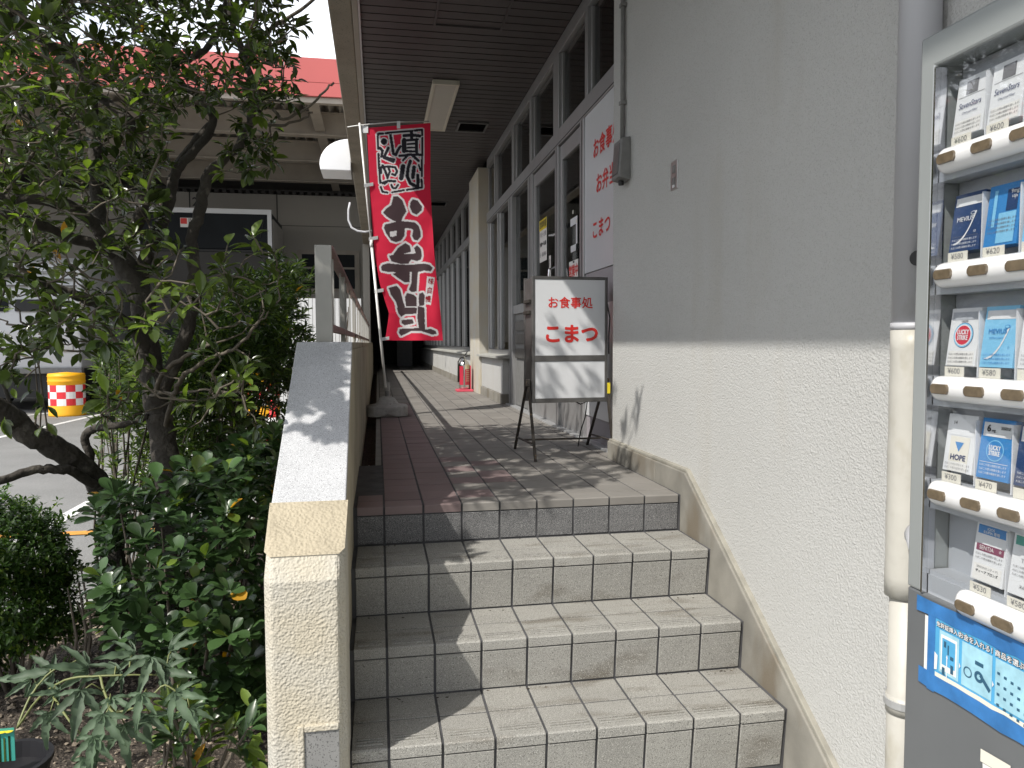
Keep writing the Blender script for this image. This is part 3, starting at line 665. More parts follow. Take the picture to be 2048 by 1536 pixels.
def leg(x0, y0, x1, y1, zt_=.42):
    a = Vector((x0, y0, zt_)); b = Vector((x1, y1, 0)); d = (a-b); mb = MB()
    w = .007; u = Vector((1, 0, 0)); v_ = Vector((0, 1, 0))
    vv = []
    for p in (b, a):
        for sx_, sy_ in ((-1, -1), (1, -1), (1, 1), (-1, 1)): vv.append(p+u*w*sx_+v_*w*sy_)
    return mb.add(vv, [(3, 2, 1, 0), (4, 5, 6, 7)]+[(i, (i+1) % 4, 4+(i+1) % 4, 4+i) for i in range(4)]).build('leg', 'rust', sg)
leg(.796, 1.135, .793, .935, .405); leg(.792, 1.155, .772, 1.42, .405); leg(1.250, 1.165, 1.245, 1.00, .42); leg(1.250, 1.185, 1.235, 1.50, .42)
for sx_, yc in ((.792, 1.145), (1.250, 1.175)): MB().box(sx_-.012, sx_+.012, yc-.03, yc+.03, .385, .425).build('leg_bracket', 'rust', sg, bevel=.003)
MB().tube([(.792, 1.02, .085), (.778, 1.36, .075)], .006, 6).build('tie_bar', 'rust', sg)
MB().tube([(.786, 1.25, .075), (1.240, 1.24, .075)], .006, 6).build('tie_bar', 'rust', sg)
MB().tube([(1.247, 1.06, .085), (1.238, 1.42, .075)], .006, 6).build('tie_bar', 'rust', sg)
q = MB(); q.box(-.0085, .0085, -.0095, -.0078, 0, .06); q.v = [(1.2505+x, 1.128+y+.0*z, .34+z) for x, y, z in q.v]; q.build('yellow_sticker', 'yellow', sg)
for zz in (.86, .80): sbox('latch', 'rust', -hw-.014, -hw+.002, -.06, .05, zz-.02, zz+.0, bevel=.003)
sbox('latch', 'rust', hw-.001, hw+.016, -.05, .0, .80, .84, bevel=.003)
MB().tube([R2(hw+.008, -.06, .84), R2(hw+.016, -.08, .76), R2(hw+.010, -.08, .66), R2(hw+.014, -.07, .56)], .004, 6).build('power_cable', 'black', sg)
MB().tube([R2(.05, 0, .296), R2(.09, 0, .275), R2(.13, 0, .29), R2(.125, .02, .20), R2(.13, .12, .10), R2(.13, .16, .012)], .0035, 6).build('power_cable', 'black', sg)
fix(sg)

# ------------------------------------------------------------------ fire extinguisher
fe = P0('fire_extinguisher', 'silver fire extinguisher with red label on a red stand by the pilaster', 'fire extinguisher', (1.08, 6.72, 0))
cx, cy = 1.075, 6.66
MB().box(cx-.105, cx+.105, cy-.12, cy+.10, 0, .028).build('stand_base', 'ext_stand', fe, bevel=.006)
MB().box(cx+.072, cx+.088, cy-.03, cy+.10, .028, .33).build('stand_back', 'ext_stand', fe, bevel=.003)
MB().lathe([(.0, .035), (.066, .035), (.070, .045), (.070, .335), (.064, .365), (.045, .392), (.022, .405), (.022, .425), (0, .425)], (cx, cy, 0), 32).build('cylinder', 'stainless', fe, smooth=True)
A = math.pi
MB().lathe([(.0712, .085), (.0712, .325)], (cx, cy, 0), 10, a0=A*1.16, a1=A*1.42).build('red_label', 'ext_label', fe, smooth=True)
MB().lathe([(.0712, .085), (.0712, .285)], (cx, cy, 0), 10, a0=A*1.52, a1=A*1.92).build('instruction_label', 'ext_label', fe, smooth=True)
MB().lathe([(.0713, .287), (.0713, .345)], (cx, cy, 0), 10, a0=A*1.52, a1=A*1.92).build('cream_label', 'ext_cream', fe, smooth=True)
for k in range(6):
    zz = .262-k*.026; MB().lathe([(.0720, zz), (.0720, zz+.008)], (cx, cy, 0), 6, a0=A*1.58, a1=A*1.84).build('label_print', 'ext_cream', fe)
MB().tube([(cx, cy, .425), (cx, cy, .455)], .014, 10).build('valve', 'steel', fe)
MB().tube([(cx-.01, cy, .452), (cx+.02, cy-.01, .475), (cx+.045, cy-.01, .515)], [.008, .009, .006], 8).build('lever', 'black', fe)
MB().tube([(cx-.008, cy, .455), (cx+.03, cy-.015, .452), (cx+.06, cy-.015, .46)], [.007, .008, .006], 8).build('carry_handle', 'black', fe)
MB().tube([(cx-.01, cy-.012, .44), (cx-.05, cy-.03, .43), (cx-.079, cy-.03, .38), (cx-.080, cy-.025, .25), (cx-.079, cy-.02, .12)], [.008, .008, .008, .008, .010], 8).build('hose', 'black', fe, smooth=True)
fix(fe)

# ------------------------------------------------------------------ banner
bn = P0('advertising_banner', 'tall red Japanese lunch box banner hanging on a leaning white pole', 'banner', (.05, 3.55, 0))
lE = [(256, 732), (274, 734.7), (376, 739.6), (434, 743.5), (493, 748), (524, 752), (568, 759.8), (602, 770), (626, 778), (647, 775.5), (681, 770)]
rE = [(246, 861), (376, 860.7), (444, 864.6), (493, 867.5), (545, 871.8), (597, 878), (636, 882), (681, 886)]
def itp(t, y): return float(np.interp(y, [a for a, b in t], [b for a, b in t]))
# print: polygons traced at two scales
Z5 = lambda P: [(640+u/5.12, 200+w/5.12) for u, w in P]
Z6 = lambda P: [(640+u/3.84, 480+w/3.84) for u, w in P]
RS = 4; X0, Y0, WW, HH = 725, 238, 170, 452
gx, gy = np.meshgrid(X0+(np.arange(WW*RS)+.5)/RS, Y0+(np.arange(HH*RS)+.5)/RS)
def fill(P, m):
    xs_ = [p[0] for p in P]; ys_ = [p[1] for p in P]; i0 = max(0, int((min(xs_)-X0)*RS)-1); i1 = min(WW*RS, int((max(xs_)-X0)*RS)+2); j0 = max(0, int((min(ys_)-Y0)*RS)-1); j1 = min(HH*RS, int((max(ys_)-Y0)*RS)+2)
    if i1 <= i0 or j1 <= j0: return
    sx_, sy_ = gx[j0:j1, i0:i1], gy[j0:j1, i0:i1]; ins = np.zeros(sx_.shape, bool); n = len(P)
    for k in range(n):
        (xa, ya), (xb, yb) = P[k], P[(k+1) % n]
        if ya == yb: continue
        c = ((ya > sy_) != (yb > sy_)) & (sx_ < (xb-xa)*(sy_-ya)/(yb-ya)+xa); ins ^= c
    m[j0:j1, i0:i1] |= ins
def stroke(P, w, m):
    for (xa, ya), (xb, yb) in zip(P[:-1], P[1:]):
        i0 = max(0, int((min(xa, xb)-w-X0)*RS)); i1 = min(WW*RS, int((max(xa, xb)+w-X0)*RS)+2); j0 = max(0, int((min(ya, yb)-w-Y0)*RS)); j1 = min(HH*RS, int((max(ya, yb)+w-Y0)*RS)+2)
        sx_, sy_ = gx[j0:j1, i0:i1], gy[j0:j1, i0:i1]; d2 = (xb-xa)**2+(yb-ya)**2+1e-9; t = np.clip(((sx_-xa)*(xb-xa)+(sy_-ya)*(yb-ya))/d2, 0, 1)
        m[j0:j1, i0:i1] |= ((sx_-xa-t*(xb-xa))**2+(sy_-ya-t*(yb-ya))**2) < (w/2)**2
def dilate(m, r):
    o = m.copy(); R = int(round(r*RS))
    for dx in range(-R, R+1):
        for dy in range(-R, R+1):
            if dx*dx+dy*dy <= R*R and (abs(dx)+abs(dy)) % 2 == 0:
                o[max(0, dy):o.shape[0]+min(0, dy), max(0, dx):o.shape[1]+min(0, dx)] |= m[max(0, -dy):m.shape[0]+min(0, -dy), max(0, -dx):m.shape[1]+min(0, -dx)]
    return o
ink = np.zeros(gx.shape, bool); ink2 = ink.copy(); hole = ink.copy(); plate = ink.copy(); pink_ = ink.copy()
stamp = [([(592, 350), (600, 345), (650, 342)], 22), ([(672, 340), (820, 325), (950, 315)], 22), ([(970, 312), (1045, 305), (1047, 360)], 22), ([(1048, 385), (1045, 600), (1042, 780)], 20), ([(1040, 815), (1045, 895), (960, 910), (890, 920)], 22), ([(860, 924), (740, 945)], 20), ([(690, 948), (640, 940), (622, 890)], 22), ([(618, 850), (606, 700), (600, 550)], 22), ([(596, 500), (592, 360)], 22),
 ([(860, 365), (940, 358), (1020, 368)], 32), ([(937, 335), (937, 400)], 32), ([(862, 410), (862, 520)], 46), ([(880, 415), (1000, 402)], 26), ([(988, 405), (990, 535)], 32), ([(895, 452), (975, 448)], 20), ([(895, 490), (975, 486)], 20), ([(885, 524), (990, 528)], 24), ([(815, 572), (920, 560), (1035, 560)], 28), ([(890, 575), (850, 618)], 24), ([(955, 575), (1008, 622)], 28),
 ([(850, 680), (832, 800)], 48), ([(925, 625), (900, 700), (893, 780), (925, 855), (1000, 890), (1005, 840), (1000, 770)], 34), ([(963, 690), (950, 790)], 40), ([(1012, 665), (1028, 720)], 20),
 ([(655, 425), (655, 426)], 66), ([(722, 362), (735, 440), (752, 550), (775, 560), (800, 510), (822, 478)], 30), ([(700, 490), (668, 560), (655, 590), (700, 610), (750, 630)], 30), ([(612, 490), (640, 520), (630, 580)], 28), ([(650, 580), (760, 610)], 24),
 ([(640, 670), (670, 730), (690, 790)], 26), ([(690, 800), (715, 730), (700, 690)], 24), ([(625, 690), (700, 680), (770, 690), (790, 730), (770, 770), (740, 760)], 24), ([(625, 690), (625, 750)], 20),
 ([(640, 850), (700, 828), (770, 832)], 26), ([(700, 828), (660, 860)], 20), ([(730, 870), (745, 900), (775, 905), (800, 868)], 22)]
for P_, w_ in stamp: stroke(Z5(P_), w_/5.12, ink)
fill(Z5([(750, 990), (795, 985), (845, 1030), (865, 1085), (885, 1140), (850, 1195), (835, 1240), (900, 1245), (975, 1255), (1010, 1290), (1030, 1350), (1030, 1400), (1000, 1440), (960, 1430), (945, 1390), (955, 1330), (930, 1315), (870, 1315), (865, 1390), (830, 1440), (780, 1455), (730, 1440), (680, 1370), (655, 1310), (665, 1275), (720, 1262), (780, 1245), (740, 1230), (680, 1190), (645, 1150), (680, 1110), (730, 1075)]), ink2)
fill(Z5([(950, 1015), (1000, 1030), (1045, 1090), (1040, 1130), (990, 1175), (945, 1155), (920, 1100), (925, 1050)]), ink2)
fill(Z5([(712, 1350), (788, 1338), (782, 1388), (745, 1402), (718, 1397)]), hole)
for P_ in ([(655, 22), (690, 45), (700, 90), (645, 106), (700, 108), (735, 100), (722, 60), (745, 40), (775, 70), (782, 120), (775, 150), (745, 162), (700, 150), (680, 180), (630, 186), (550, 165), (530, 120), (560, 115), (600, 60)],
           [(480, 190), (520, 178), (600, 186), (680, 190), (740, 186), (800, 180), (840, 190), (866, 215), (850, 240), (800, 235), (750, 247), (600, 247), (520, 245), (475, 235), (468, 210)],
           [(590, 245), (690, 245), (688, 322), (650, 325), (600, 292), (560, 262)], [(705, 240), (752, 240), (748, 300), (742, 395), (705, 400), (682, 382), (702, 330)],
           [(527, 368), (588, 350), (618, 385), (637, 470), (655, 515), (602, 532), (580, 470), (545, 420)], [(668, 405), (718, 420), (742, 440), (742, 510), (660, 510), (652, 440)], [(762, 412), (790, 402), (806, 430), (800, 500), (762, 510), (757, 450)],
           [(590, 518), (745, 520), (742, 565), (650, 572), (625, 592), (602, 560)], [(752, 508), (802, 520), (806, 692), (762, 690), (748, 600)], [(625, 616), (708, 606), (722, 640), (652, 655), (627, 640)],
           [(612, 685), (640, 680), (760, 676), (800, 690), (850, 682), (890, 700), (896, 722), (860, 726), (780, 700), (700, 700), (622, 738), (606, 710)]):
    fill(Z6(P_), ink2)
ink2 &= ~hole
white = dilate(ink, 2.6) | dilate(ink2, 3.9) | hole
fill(Z6([(822, 278), (882, 288), (852, 500), (802, 490)]), plate)
for k, chh in enumerate('味自慢'):
    v_, f_ = text_tris(chh, 13.2, .035); cxp, cyp = Z6([(852-k*11, 322+k*68)])[0]
    for q in f_: fill([(cxp+v_[i][0]*.9+v_[i][1]*.10, cyp-v_[i][1]) for i in q], pink_)
white |= plate
NU, NV = 120, 420; vs = np.zeros((NV, NU, 3)); cols = np.ones((NV, NU, 4))
cR, cK, cK2, cW, cM = (.78, .020, .068), (.018, .016, .025), (.075, .045, .052), (.80, .78, .80), (.30, .01, .02)
for j in range(NV):
    tv = j/(NV-1)
    for i in range(NU):
        u = i/(NU-1); ytop = 256-10*u; py = ytop+(681-ytop)*tv; px = itp(lE, py)*(1-u)+itp(rE, py)*u
        rip = .012*math.sin(u*7+tv*6)*tv+.010*math.sin(u*13-tv*9)*tv*tv*(.3+u)+.030*math.exp(-((tv-.86)/.12)**2)*(1-u)**2+.006*math.sin(tv*25+u*9)*max(0, u-.7)*3
        p = on(1, 3.575+.115*u+rip, px, py); vs[j, i] = p
        ii = min(WW*RS-1, max(0, int((px-X0)*RS))); jj = min(HH*RS-1, max(0, int((py-Y0)*RS)))
        c = cM if pink_[jj, ii] else cK if ink[jj, ii] else cK2 if ink2[jj, ii] else cW if white[jj, ii] else cR
        cols[j, i, :3] = c
fcs = [(j*NU+i, j*NU+i+1, (j+1)*NU+i+1, (j+1)*NU+i) for j in range(NV-1) for i in range(NU-1)]
mc = bpy.data.materials.new('printed banner cloth'); mc.use_nodes = True; n_ = mc.node_tree; Pn = n_.nodes['Principled BSDF']; Pn.inputs['Roughness'].default_value = .75
at_ = n_.nodes.new('ShaderNodeAttribute'); at_.attribute_name = 'print'; n_.links.new(at_.outputs['Color'], Pn.inputs['Base Color'])
tr_ = n_.nodes.new('ShaderNodeBsdfTranslucent'); n_.links.new(at_.outputs['Color'], tr_.inputs[0]); ms_ = n_.nodes.new('ShaderNodeMixShader'); ms_.inputs[0].default_value = .25
n_.links.new(Pn.outputs[0], ms_.inputs[1]); n_.links.new(tr_.outputs[0], ms_.inputs[2]); n_.links.new(ms_.outputs[0], n_.nodes['Material Output'].inputs[0])
wv = n_.nodes.new('ShaderNodeTexNoise'); wv.inputs['Scale'].default_value = 9; bm_ = n_.nodes.new('ShaderNodeBump'); bm_.inputs['Strength'].default_value = .25; bm_.inputs['Distance'].default_value = .02; ge_ = n_.nodes.new('ShaderNodeNewGeometry')
n_.links.new(ge_.outputs['Position'], wv.inputs[0]); n_.links.new(wv.outputs[0], bm_.inputs['Height']); n_.links.new(bm_.outputs[0], Pn.inputs['Normal'])
cl = mesh_obj('cloth', vs.reshape(-1, 3), fcs, mc, bn, smooth=True)
ca = cl.data.color_attributes.new('print', 'FLOAT_COLOR', 'POINT'); ca.data.foreach_set('color', cols.reshape(-1))
p0, p1 = on(1, 3.56, 771, 775), on(1, 3.56, 719, 246)
pm_ = p0.lerp(p1, .55)
MB().tube([p0, pm_], .0115, 12).build('lower_pole', 'pole_white', bn, smooth=True); MB().tube([pm_, p1], .0085, 12).build('upper_pole', 'pole_white', bn, smooth=True)
MB().tube([pm_-Vector((0, 0, .03)), pm_+Vector((0, 0, .03))], .014, 12).build('pole_joint', 'pole_white', bn, smooth=True)
MB().tube([on(1, 3.56, 695, 254), on(1, 3.56, 722, 250), on(1, 3.60, 790, 244), on(1, 3.665, 858, 243)], .0045, 8).build('cross_bar', 'pole_white', bn, smooth=True)
for (px, py) in ((736.5, 370), (746, 477), (757, 582), (768.5, 678)):
    a = on(1, 3.545, px-8.5, py+1); b = on(1, 3.575, px+10, py-2); d_ = Vector((0, 0, .014))
    MB().add([a-d_, b-d_, b+d_, a+d_, a-d_+Vector((0, .006, 0)), b-d_+Vector((0, .006, 0)), b+d_+Vector((0, .006, 0)), a+d_+Vector((0, .006, 0))], [(0, 1, 2, 3), (7, 6, 5, 4), (0, 4, 5, 1), (3, 2, 6, 7)]).build('tab', 'white_plastic', bn)
for (px, py, w) in ((797, 249, 3.4), (729, 258, 7)):
    a = on(1, 3.57, px-w, py-7); b = on(1, 3.57, px+w, py-7); d_ = Vector((0, 0, -.06)); e_ = Vector((0, .006, 0))
    MB().add([a, b, b+d_, a+d_, a+e_, b+e_, b+d_+e_, a+d_+e_], [(0, 1, 2, 3), (7, 6, 5, 4), (0, 4, 5, 1)]).build('tab', 'white_plastic', bn)
bc = Vector((p0.x+.012, 3.60, 0))
mb = MB()
sec = [(.175, .03), (.175, .085), (.165, .092), (.10, .105), (.085, .125), (.065, .155), (.035, .168), (.026, .17)]
def sqr(r, k, ry=1.0):
    t = 2*math.pi*k/32; c, s = math.cos(t), math.sin(t); e = 4.5 if r > .12 else 2.4
    q = (abs(c)**e+abs(s)**e)**(-1/e); return (bc.x+r*q*c, bc.y+r*q*s*.95)
v = [];
for r, z in [(.15, .0)]+sec:
    for k in range(32):
        x, y = sqr(r, k); zz = z
        if r > .12 and z < .05:
            zz = z if z > 0 else 0; zz = .028*max(0, math.cos(4*2*math.pi*k/32))**2*(1 if z > 0 else 0)+(0.0 if z == 0 else .006)
        v.append((x, y, zz))
K = len(sec)+1
mb.add(v, [(i*32+k, i*32+(k+1) % 32, (i+1)*32+(k+1) % 32, (i+1)*32+k) for i in range(K-1) for k in range(32)]+[tuple((K-1)*32+k for k in range(32))])
mb.build('water_base', 'base_white', bn, smooth=False, bevel=.004)
MB().lathe([(.0, .165), (.021, .165), (.021, .235), (.0, .235)], (bc.x, bc.y, 0), 16).build('socket', 'base_white', bn); MB().lathe([(.03, .222), (.031, .222), (.031, .285), (.02, .29)], (bc.x-.003, bc.y, 0), 16).build('clamp_collar', 'base_white', bn)
for k in range(4): MB().box(bc.x-.016+k*.009, bc.x-.013+k*.009, bc.y-.023, bc.y-.020, .175, .215).build('socket_slot', 'black', bn)
fix(bn)

# ------------------------------------------------------------------ cigarette machine
VX = .89; VY0, VY1 = -1.729, -2.50
vm = P0('cigarette_machine', 'grey cigarette vending machine with lit rows of packs and blue taped sheet', 'vending machine', (1.05, -2.1, G))
ztop = 1.131
MB().box(VX+.075, XW-.004, VY1, VY0, G+.02, ztop).build('cabinet', 'vend', vm, bevel=.008)
def vbox(nm, m, x0, x1, y0, y1, a, b, bev=0, par=None): return MB().box(x0, x1, min(y0, y1), max(y0, y1), a, b).build(nm, m, par or vm, bevel=bev)
# front door: frame round the display, lower panel
f_ = MB().prism([(VY0, .20), (VY0, ztop), (VY1, ztop), (VY1, .20), (VY1+.036, .20), (VY1+.036, 1.077), (VY0-.034, 1.077), (VY0-.034, .20)], 0, VX, VX+.074)
f_.build('door_frame', 'vend', vm, bevel=.004)
vbox('lower_panel', 'vend_low', VX+.001, VX+.0745, VY0, VY1, G+.04, .1995, .004)
vbox('frame_trim', 'chrome', VX-.002, VX+.02, VY0-.0345, VY0-.0385, .20, 1.074)
vbox('display_back', 'vend_in', VX+.050, VX+.074, VY0-.036, VY1+.037, .2, 1.076)
vbox('display_glass', 'glass_vend', VX+.006, VX+.008, VY0-.039, VY1+.037, .205, 1.0765)
vbox('display_floor', 'vend_in', VX+.012, VX+.061, VY0-.039, VY1+.037, .2005, .24)
BZ = [.917, .733, .549, .376, .213]; PT = .0705
for r, bz in enumerate(BZ):
    ys = VY0-.046 if r < 4 else VY0-.112
    vbox('shelf', 'vend_in', VX+.0085, VX+.061, VY0-.040, VY1+.038, bz-.030, bz+.019)
    # rounded rail
    hh = .0205; pr = [(VX+.009, bz-hh)]+[(VX+.004-.018*math.cos(a), bz+hh*math.sin(a)) for a in np.linspace(-1.45, 1.45, 9)]+[(VX+.009, bz+hh)]
    n = len(pr); mb = MB(); v = []
    rows = [(ys, .25), (ys-.004, .62), (ys-.010, .87), (ys-.018, 1.0), (VY1+.045, 1.0)]
    for yy, sc in rows: v += [(VX+.009+(x-VX-.009)*sc, yy, bz+(z_-bz)*(.5+.5*sc)) for x, z_ in pr]
    fs = [(i*n+k, i*n+k+1, (i+1)*n+k+1, (i+1)*n+k) for i in range(len(rows)-1) for k in range(n-1)]+[tuple(range(n))[::-1]]
    mb.add(v, fs).build('selector_rail', 'vend_bar', vm, smooth=True)
    for c in range(9 if r < 4 else 8):
        yc = ys-.034-c*PT
        if yc < VY1+.06: break
        q = []; w, h2 = .0195, .0082
        pts = [(yc-w+.004, bz-h2), (yc+w-.004, bz-h2), (yc+w, bz-h2+.005), (yc+w, bz+h2-.005), (yc+w-.004, bz+h2), (yc-w+.004, bz+h2), (yc-w, bz+h2-.005), (yc-w, bz-h2+.005)]
        MB().prism(pts, 0, VX-.0165, VX-.004).build('select_button', 'button', vm, bevel=.0015)
        if c < 8: vbox('tray_divider', 'acrylic', VX+.022, VX+.0495, yc-.0375, yc-.0352, bz+.02, bz+.125)
# packs
U = Vector((0, -1, 0)); Zv = Vector((0, 0, 1)); TL = math.radians(7); UPV = Vector((math.sin(TL), 0, math.cos(TL))); NV_ = Vector((-math.cos(TL), 0, math.sin(TL)))
def pack(r, c, base, lab, deco):
    bz = BZ[r]+.037; yc = (VY0-.046 if r < 4 else VY0-.112)-.036-c*PT; o0 = Vector((VX+.020, yc, bz))
    w, h_, d_ = .0305, .094, .020
    def pt(u, t, e=0): return o0+U*u+UPV*t+NV_*e
    v = [pt(u, t, e) for e in (-d_, 0) for t in (0, h_) for u in (-w, w)]
    o = mesh_obj('cigarette_pack', v, [(0, 1, 3, 2), (4, 6, 7, 5), (0, 4, 5, 1), (2, 3, 7, 6), (0, 2, 6, 4), (1, 5, 7, 3)], base); tag(o, lab, 'cigarette pack', 'cigarette packs on show in the machine')
    def patch(u0, u1, t0, t1, m, e=.0006, nm='print'):
        mesh_obj(nm, [pt(u0, t0, e), pt(u1, t0, e), pt(u1, t1, e), pt(u0, t1, e)], [(0, 1, 2, 3)], m, o)
    def disc(u0, t0, r_, m, e, ry=None):
        mesh_obj('print', [pt(u0+r_*math.cos(a), t0+(ry or r_)*math.sin(a), e) for a in np.linspace(0, 2*math.pi, 25)[:-1]], [tuple(range(24))], m, o)
    def tx(s, u0, t0, sz, m, b=.01, e=.0012, sx=1, slant=0):
        v_, f__ = text_tris(s, sz, b); mesh_obj('lettering', [pt(u0+(p[0]*sx+p[1]*slant), t0+p[1], e+p[2]) for p in v_], f__, m, o)
    def swoosh(m):
        a = [(-.021+.040*t, .012+.050*t**2.2+.0) for t in np.linspace(0, 1, 9)]; b = [(u_-.0015+.0025*math.sin(i/8*3.14), t_+.0025*math.sin(i/8*3.14)) for i, (u_, t_) in enumerate(a)]
        mesh_obj('print', [pt(u_, t_, .0008) for u_, t_ in a]+[pt(u_-.0012, t_+.0016, .0008) for u_, t_ in b][::-1], [tuple(range(18))], m, o)
    deco(patch, disc, tx, swoosh)
    # price card
    vbox('price_card', 'paper_cream', VX+.010, VX+.0112, yc+.020, yc-.020, BZ[r]+.0205, BZ[r]+.036, par=None)
    return o
def warn(tx, m, t0=.020, n=3):
    for k in range(n): tx('たばこの煙は健康を害します', 0, t0-k*.0062, .0040, m, 0)
def d_seven(patch, disc, tx, sw):
    patch(-.012, .012, .066, .087, 'grey_text'); tx('SevenStars', 0, .049, .0135, 'navy_text', .0, sx=.78, slant=.15); tx('Charcoal Filter', .001, .037, .0052, 'navy_text', 0, slant=.2); patch(-.026, .026, .001, .026, 'paper'); warn(tx, 'grey_text', .021); patch(-.026, .026, .0635, .0642, 'grey_text')
def d_mnavy(patch, disc, tx, sw):
    patch(-.0265, .0265, .074, .0878, 'pk_white'); tx('MEVIUS', -.003, .052, .0105, 'pk_white', .01); tx('10', .019, .030, .006, 'pk_white', 0); sw('pk_white'); disc(.012, .060, .005, 'pk_white', .0010, .003); disc(.012, .060, .0038, 'pk_navy', .0014, .002); patch(-.0265, .0265, .0245, .025, 'grey_text'); warn(tx, 'pk_white', .019)
def d_blue(patch, disc, tx, sw):
    patch(-.020, -.014, .030, .086, 'pk_sky'); patch(.004, .024, .052, .084, 'pk_navy'); tx('9mg', .018, .080, .0085, 'pk_white', .01); patch(-.008, .024, .004, .050, 'pk_sky'); tx('100s', .018, .072, .006, 'pk_white', 0); warn(tx, 'grey_text', .040, 4)
def d_lucky(patch, disc, tx, sw):
    patch(-.0265, .0265, .075, .0877, 'vend_in'); disc(0, .050, .0205, 'pk_navy', .0006); disc(0, .050, .0198, 'pk_sky', .0010); disc(0, .050, .0175, 'pk_white', .0013); disc(0, .050, .0155, 'pk_red', .0016)
    tx('LUCKY', 0, .0545, .0105, 'pk_white', .035, .0020, .72); tx('STRIKE', 0, .0455, .0105, 'pk_white', .035, .0020, .68); tx('LIGHTS', 0, .0725, .0042, 'grey_text', .01); patch(-.0265, .0265, .001, .024, 'paper'); warn(tx, 'grey_text', .019)
def d_msky(patch, disc, tx, sw):
    patch(-.0265, .0265, .074, .0878, 'pk_white'); tx('MEVIUS', -.003, .055, .0105, 'pk_blue', .01); tx('EXTRA LIGHTS', -.004, .045, .0040, 'pk_blue', .0); sw('pk_white'); disc(.014, .062, .005, 'pk_blue', .0010, .003); disc(.014, .062, .0038, 'pk_sky', .0014, .002); tx('1', .020, .030, .007, 'pk_blue', 0); warn(tx, 'pk_blue', .019)
    mesh_args = None
def d_hope(patch, disc, tx, sw):
    patch(-.0265, .0265, .060, .0878, 'pk_white'); patch(-.020, .020, .002, .058, 'paper_cream', .0009); mesh = [(-.010, .043), (-.003, .048), (0, .0485), (.003, .048), (.010, .043), (0, .033)]
    tx('▼', 0, .0405, .020, 'pk_blue', 0, .0016); tx('HOPE', 0, .0235, .0125, 'navy_text', .03, .0016); tx('14', -.014, .080, .008, 'dark_text', .02); patch(-.020, .020, .001, .0165, 'paper', .0012); warn(tx, 'grey_text', .012, 2)
def d_lblue(patch, disc, tx, sw):
    patch(-.0265, .0265, .066, .0878, 'pk_white'); tx('6', -.016, .078, .015, 'dark_text', .03); tx('mg', -.007, .0755, .006, 'dark_text', .01); patch(.006, .024, .078, .083, 'dark_text'); disc(0, .045, .0165, 'pk_sky', .0009); disc(0, .045, .0150, 'pk_blue', .0013)
    tx('LUCKY', 0, .049, .0098, 'pk_white', .035, .0018, .72); tx('STRIKE', 0, .0405, .0098, 'pk_white', .035, .0018, .68); patch(-.0265, .0265, .0255, .0262, 'pk_white'); warn(tx, 'pk_white', .021)
def d_navy2(patch, disc, tx, sw): patch(-.0265, .0265, .066, .0878, 'pk_white'); tx('4', -.014, .077, .014, 'dark_text', .03); patch(-.022, .022, .028, .060, 'pk_navy'); warn(tx, 'pk_white', .019)
def d_sent(patch, disc, tx, sw):
    patch(-.0265, .0265, .074, .0878, 'pk_blue'); tx('IQOS', -.002, .083, .006, 'pk_white', .01); tx('ILUMA 専用', 0, .0775, .006, 'pk_white', .01); patch(-.0262, .0262, .047, .058, 'pk_plum'); tx('SENTIA', -.006, .0525, .0095, 'paper', .0, .0014, .9); tx('*', .020, .051, .012, 'paper', .0, .0014)
    warn(tx, 'grey_text', .042, 2); patch(-.0265, .0265, .001, .027, 'paper'); tx('SENTIA(センティア)', 0, .022, .0046, 'grey_text', 0); tx('ディープ ブロンズ', 0, .015, .0052, 'dark_text', .01)
def d_green(patch, disc, tx, sw): patch(-.0265, .0265, .074, .0878, 'pk_teal'); tx('IQOS', -.002, .0805, .007, 'pk_white', .01); tx('TEREA', 0, .052, .009, 'grey_text', 0); warn(tx, 'grey_text', .042, 3); tx('スムース', 0, .014, .0052, 'dark_text', .01)
def d_plain(patch, disc, tx, sw): patch(-.020, .020, .060, .066, 'pk_blue'); warn(tx, 'grey_text', .019)
plan = {(0, 0): ('pk_white', 'white pack with slanted serif lettering, farthest in the top row of the machine', d_seven), (0, 1): ('pk_white', 'white pack with slanted serif lettering, second in the top row of the machine', d_seven), (0, 2): ('pk_white', 'plain white pack, third in the top row of the machine', d_plain),
 (1, 0): ('pk_navy', 'navy pack with a white swoosh, farthest in the second row of the machine', d_mnavy), (1, 1): ('pk_blue', 'blue pack with pale stripes marked 9mg in the second row of the machine', d_blue), (1, 2): ('pk_sky', 'sky blue pack, third in the second row of the machine', d_plain),
 (2, 0): ('pk_white', 'white pack with a red round emblem in the middle row of the machine', d_lucky), (2, 1): ('pk_sky', 'pale blue pack with a white swoosh in the middle row of the machine', d_msky), (2, 2): ('pk_white', 'white pack, third in the middle row of the machine', d_plain),
 (3, 0): ('pk_white', 'cream pack with a blue fan emblem in the fourth row of the machine', d_hope), (3, 1): ('pk_blue', 'bright blue pack with a round emblem below a 6mg header', d_lblue), (3, 2): ('pk_navy', 'dark navy pack, third in the fourth row of the machine', d_navy2),
 (4, 0): ('pk_white', 'white pack with a plum band in the bottom row of the machine', d_sent), (4, 1): ('pk_white', 'white pack with a green header in the bottom row of the machine', d_green)}
for (r, c), (m, lab, dc) in plan.items(): pack(r, c, m, lab, dc)
def price(r, c, s):
    yc = (VY0-.046 if r < 4 else VY0-.112)-.036-c*PT; text('price_lettering', s, .0125, 'grey_text', vm, (VX+.0095, yc, BZ[r]+.0285), (0, -1, 0), (0, 0, 1), bold=.0)
for r, c, s in ((3, 1, '¥470'), (4, 0, '¥530'), (4, 1, '¥580'), (1, 0, '¥580'), (1, 1, '¥620'), (2, 0, '¥600'), (2, 1, '¥580'), (0, 0, '¥600'), (0, 1, '¥600'), (3, 0, '¥300')): price(r, c, s)
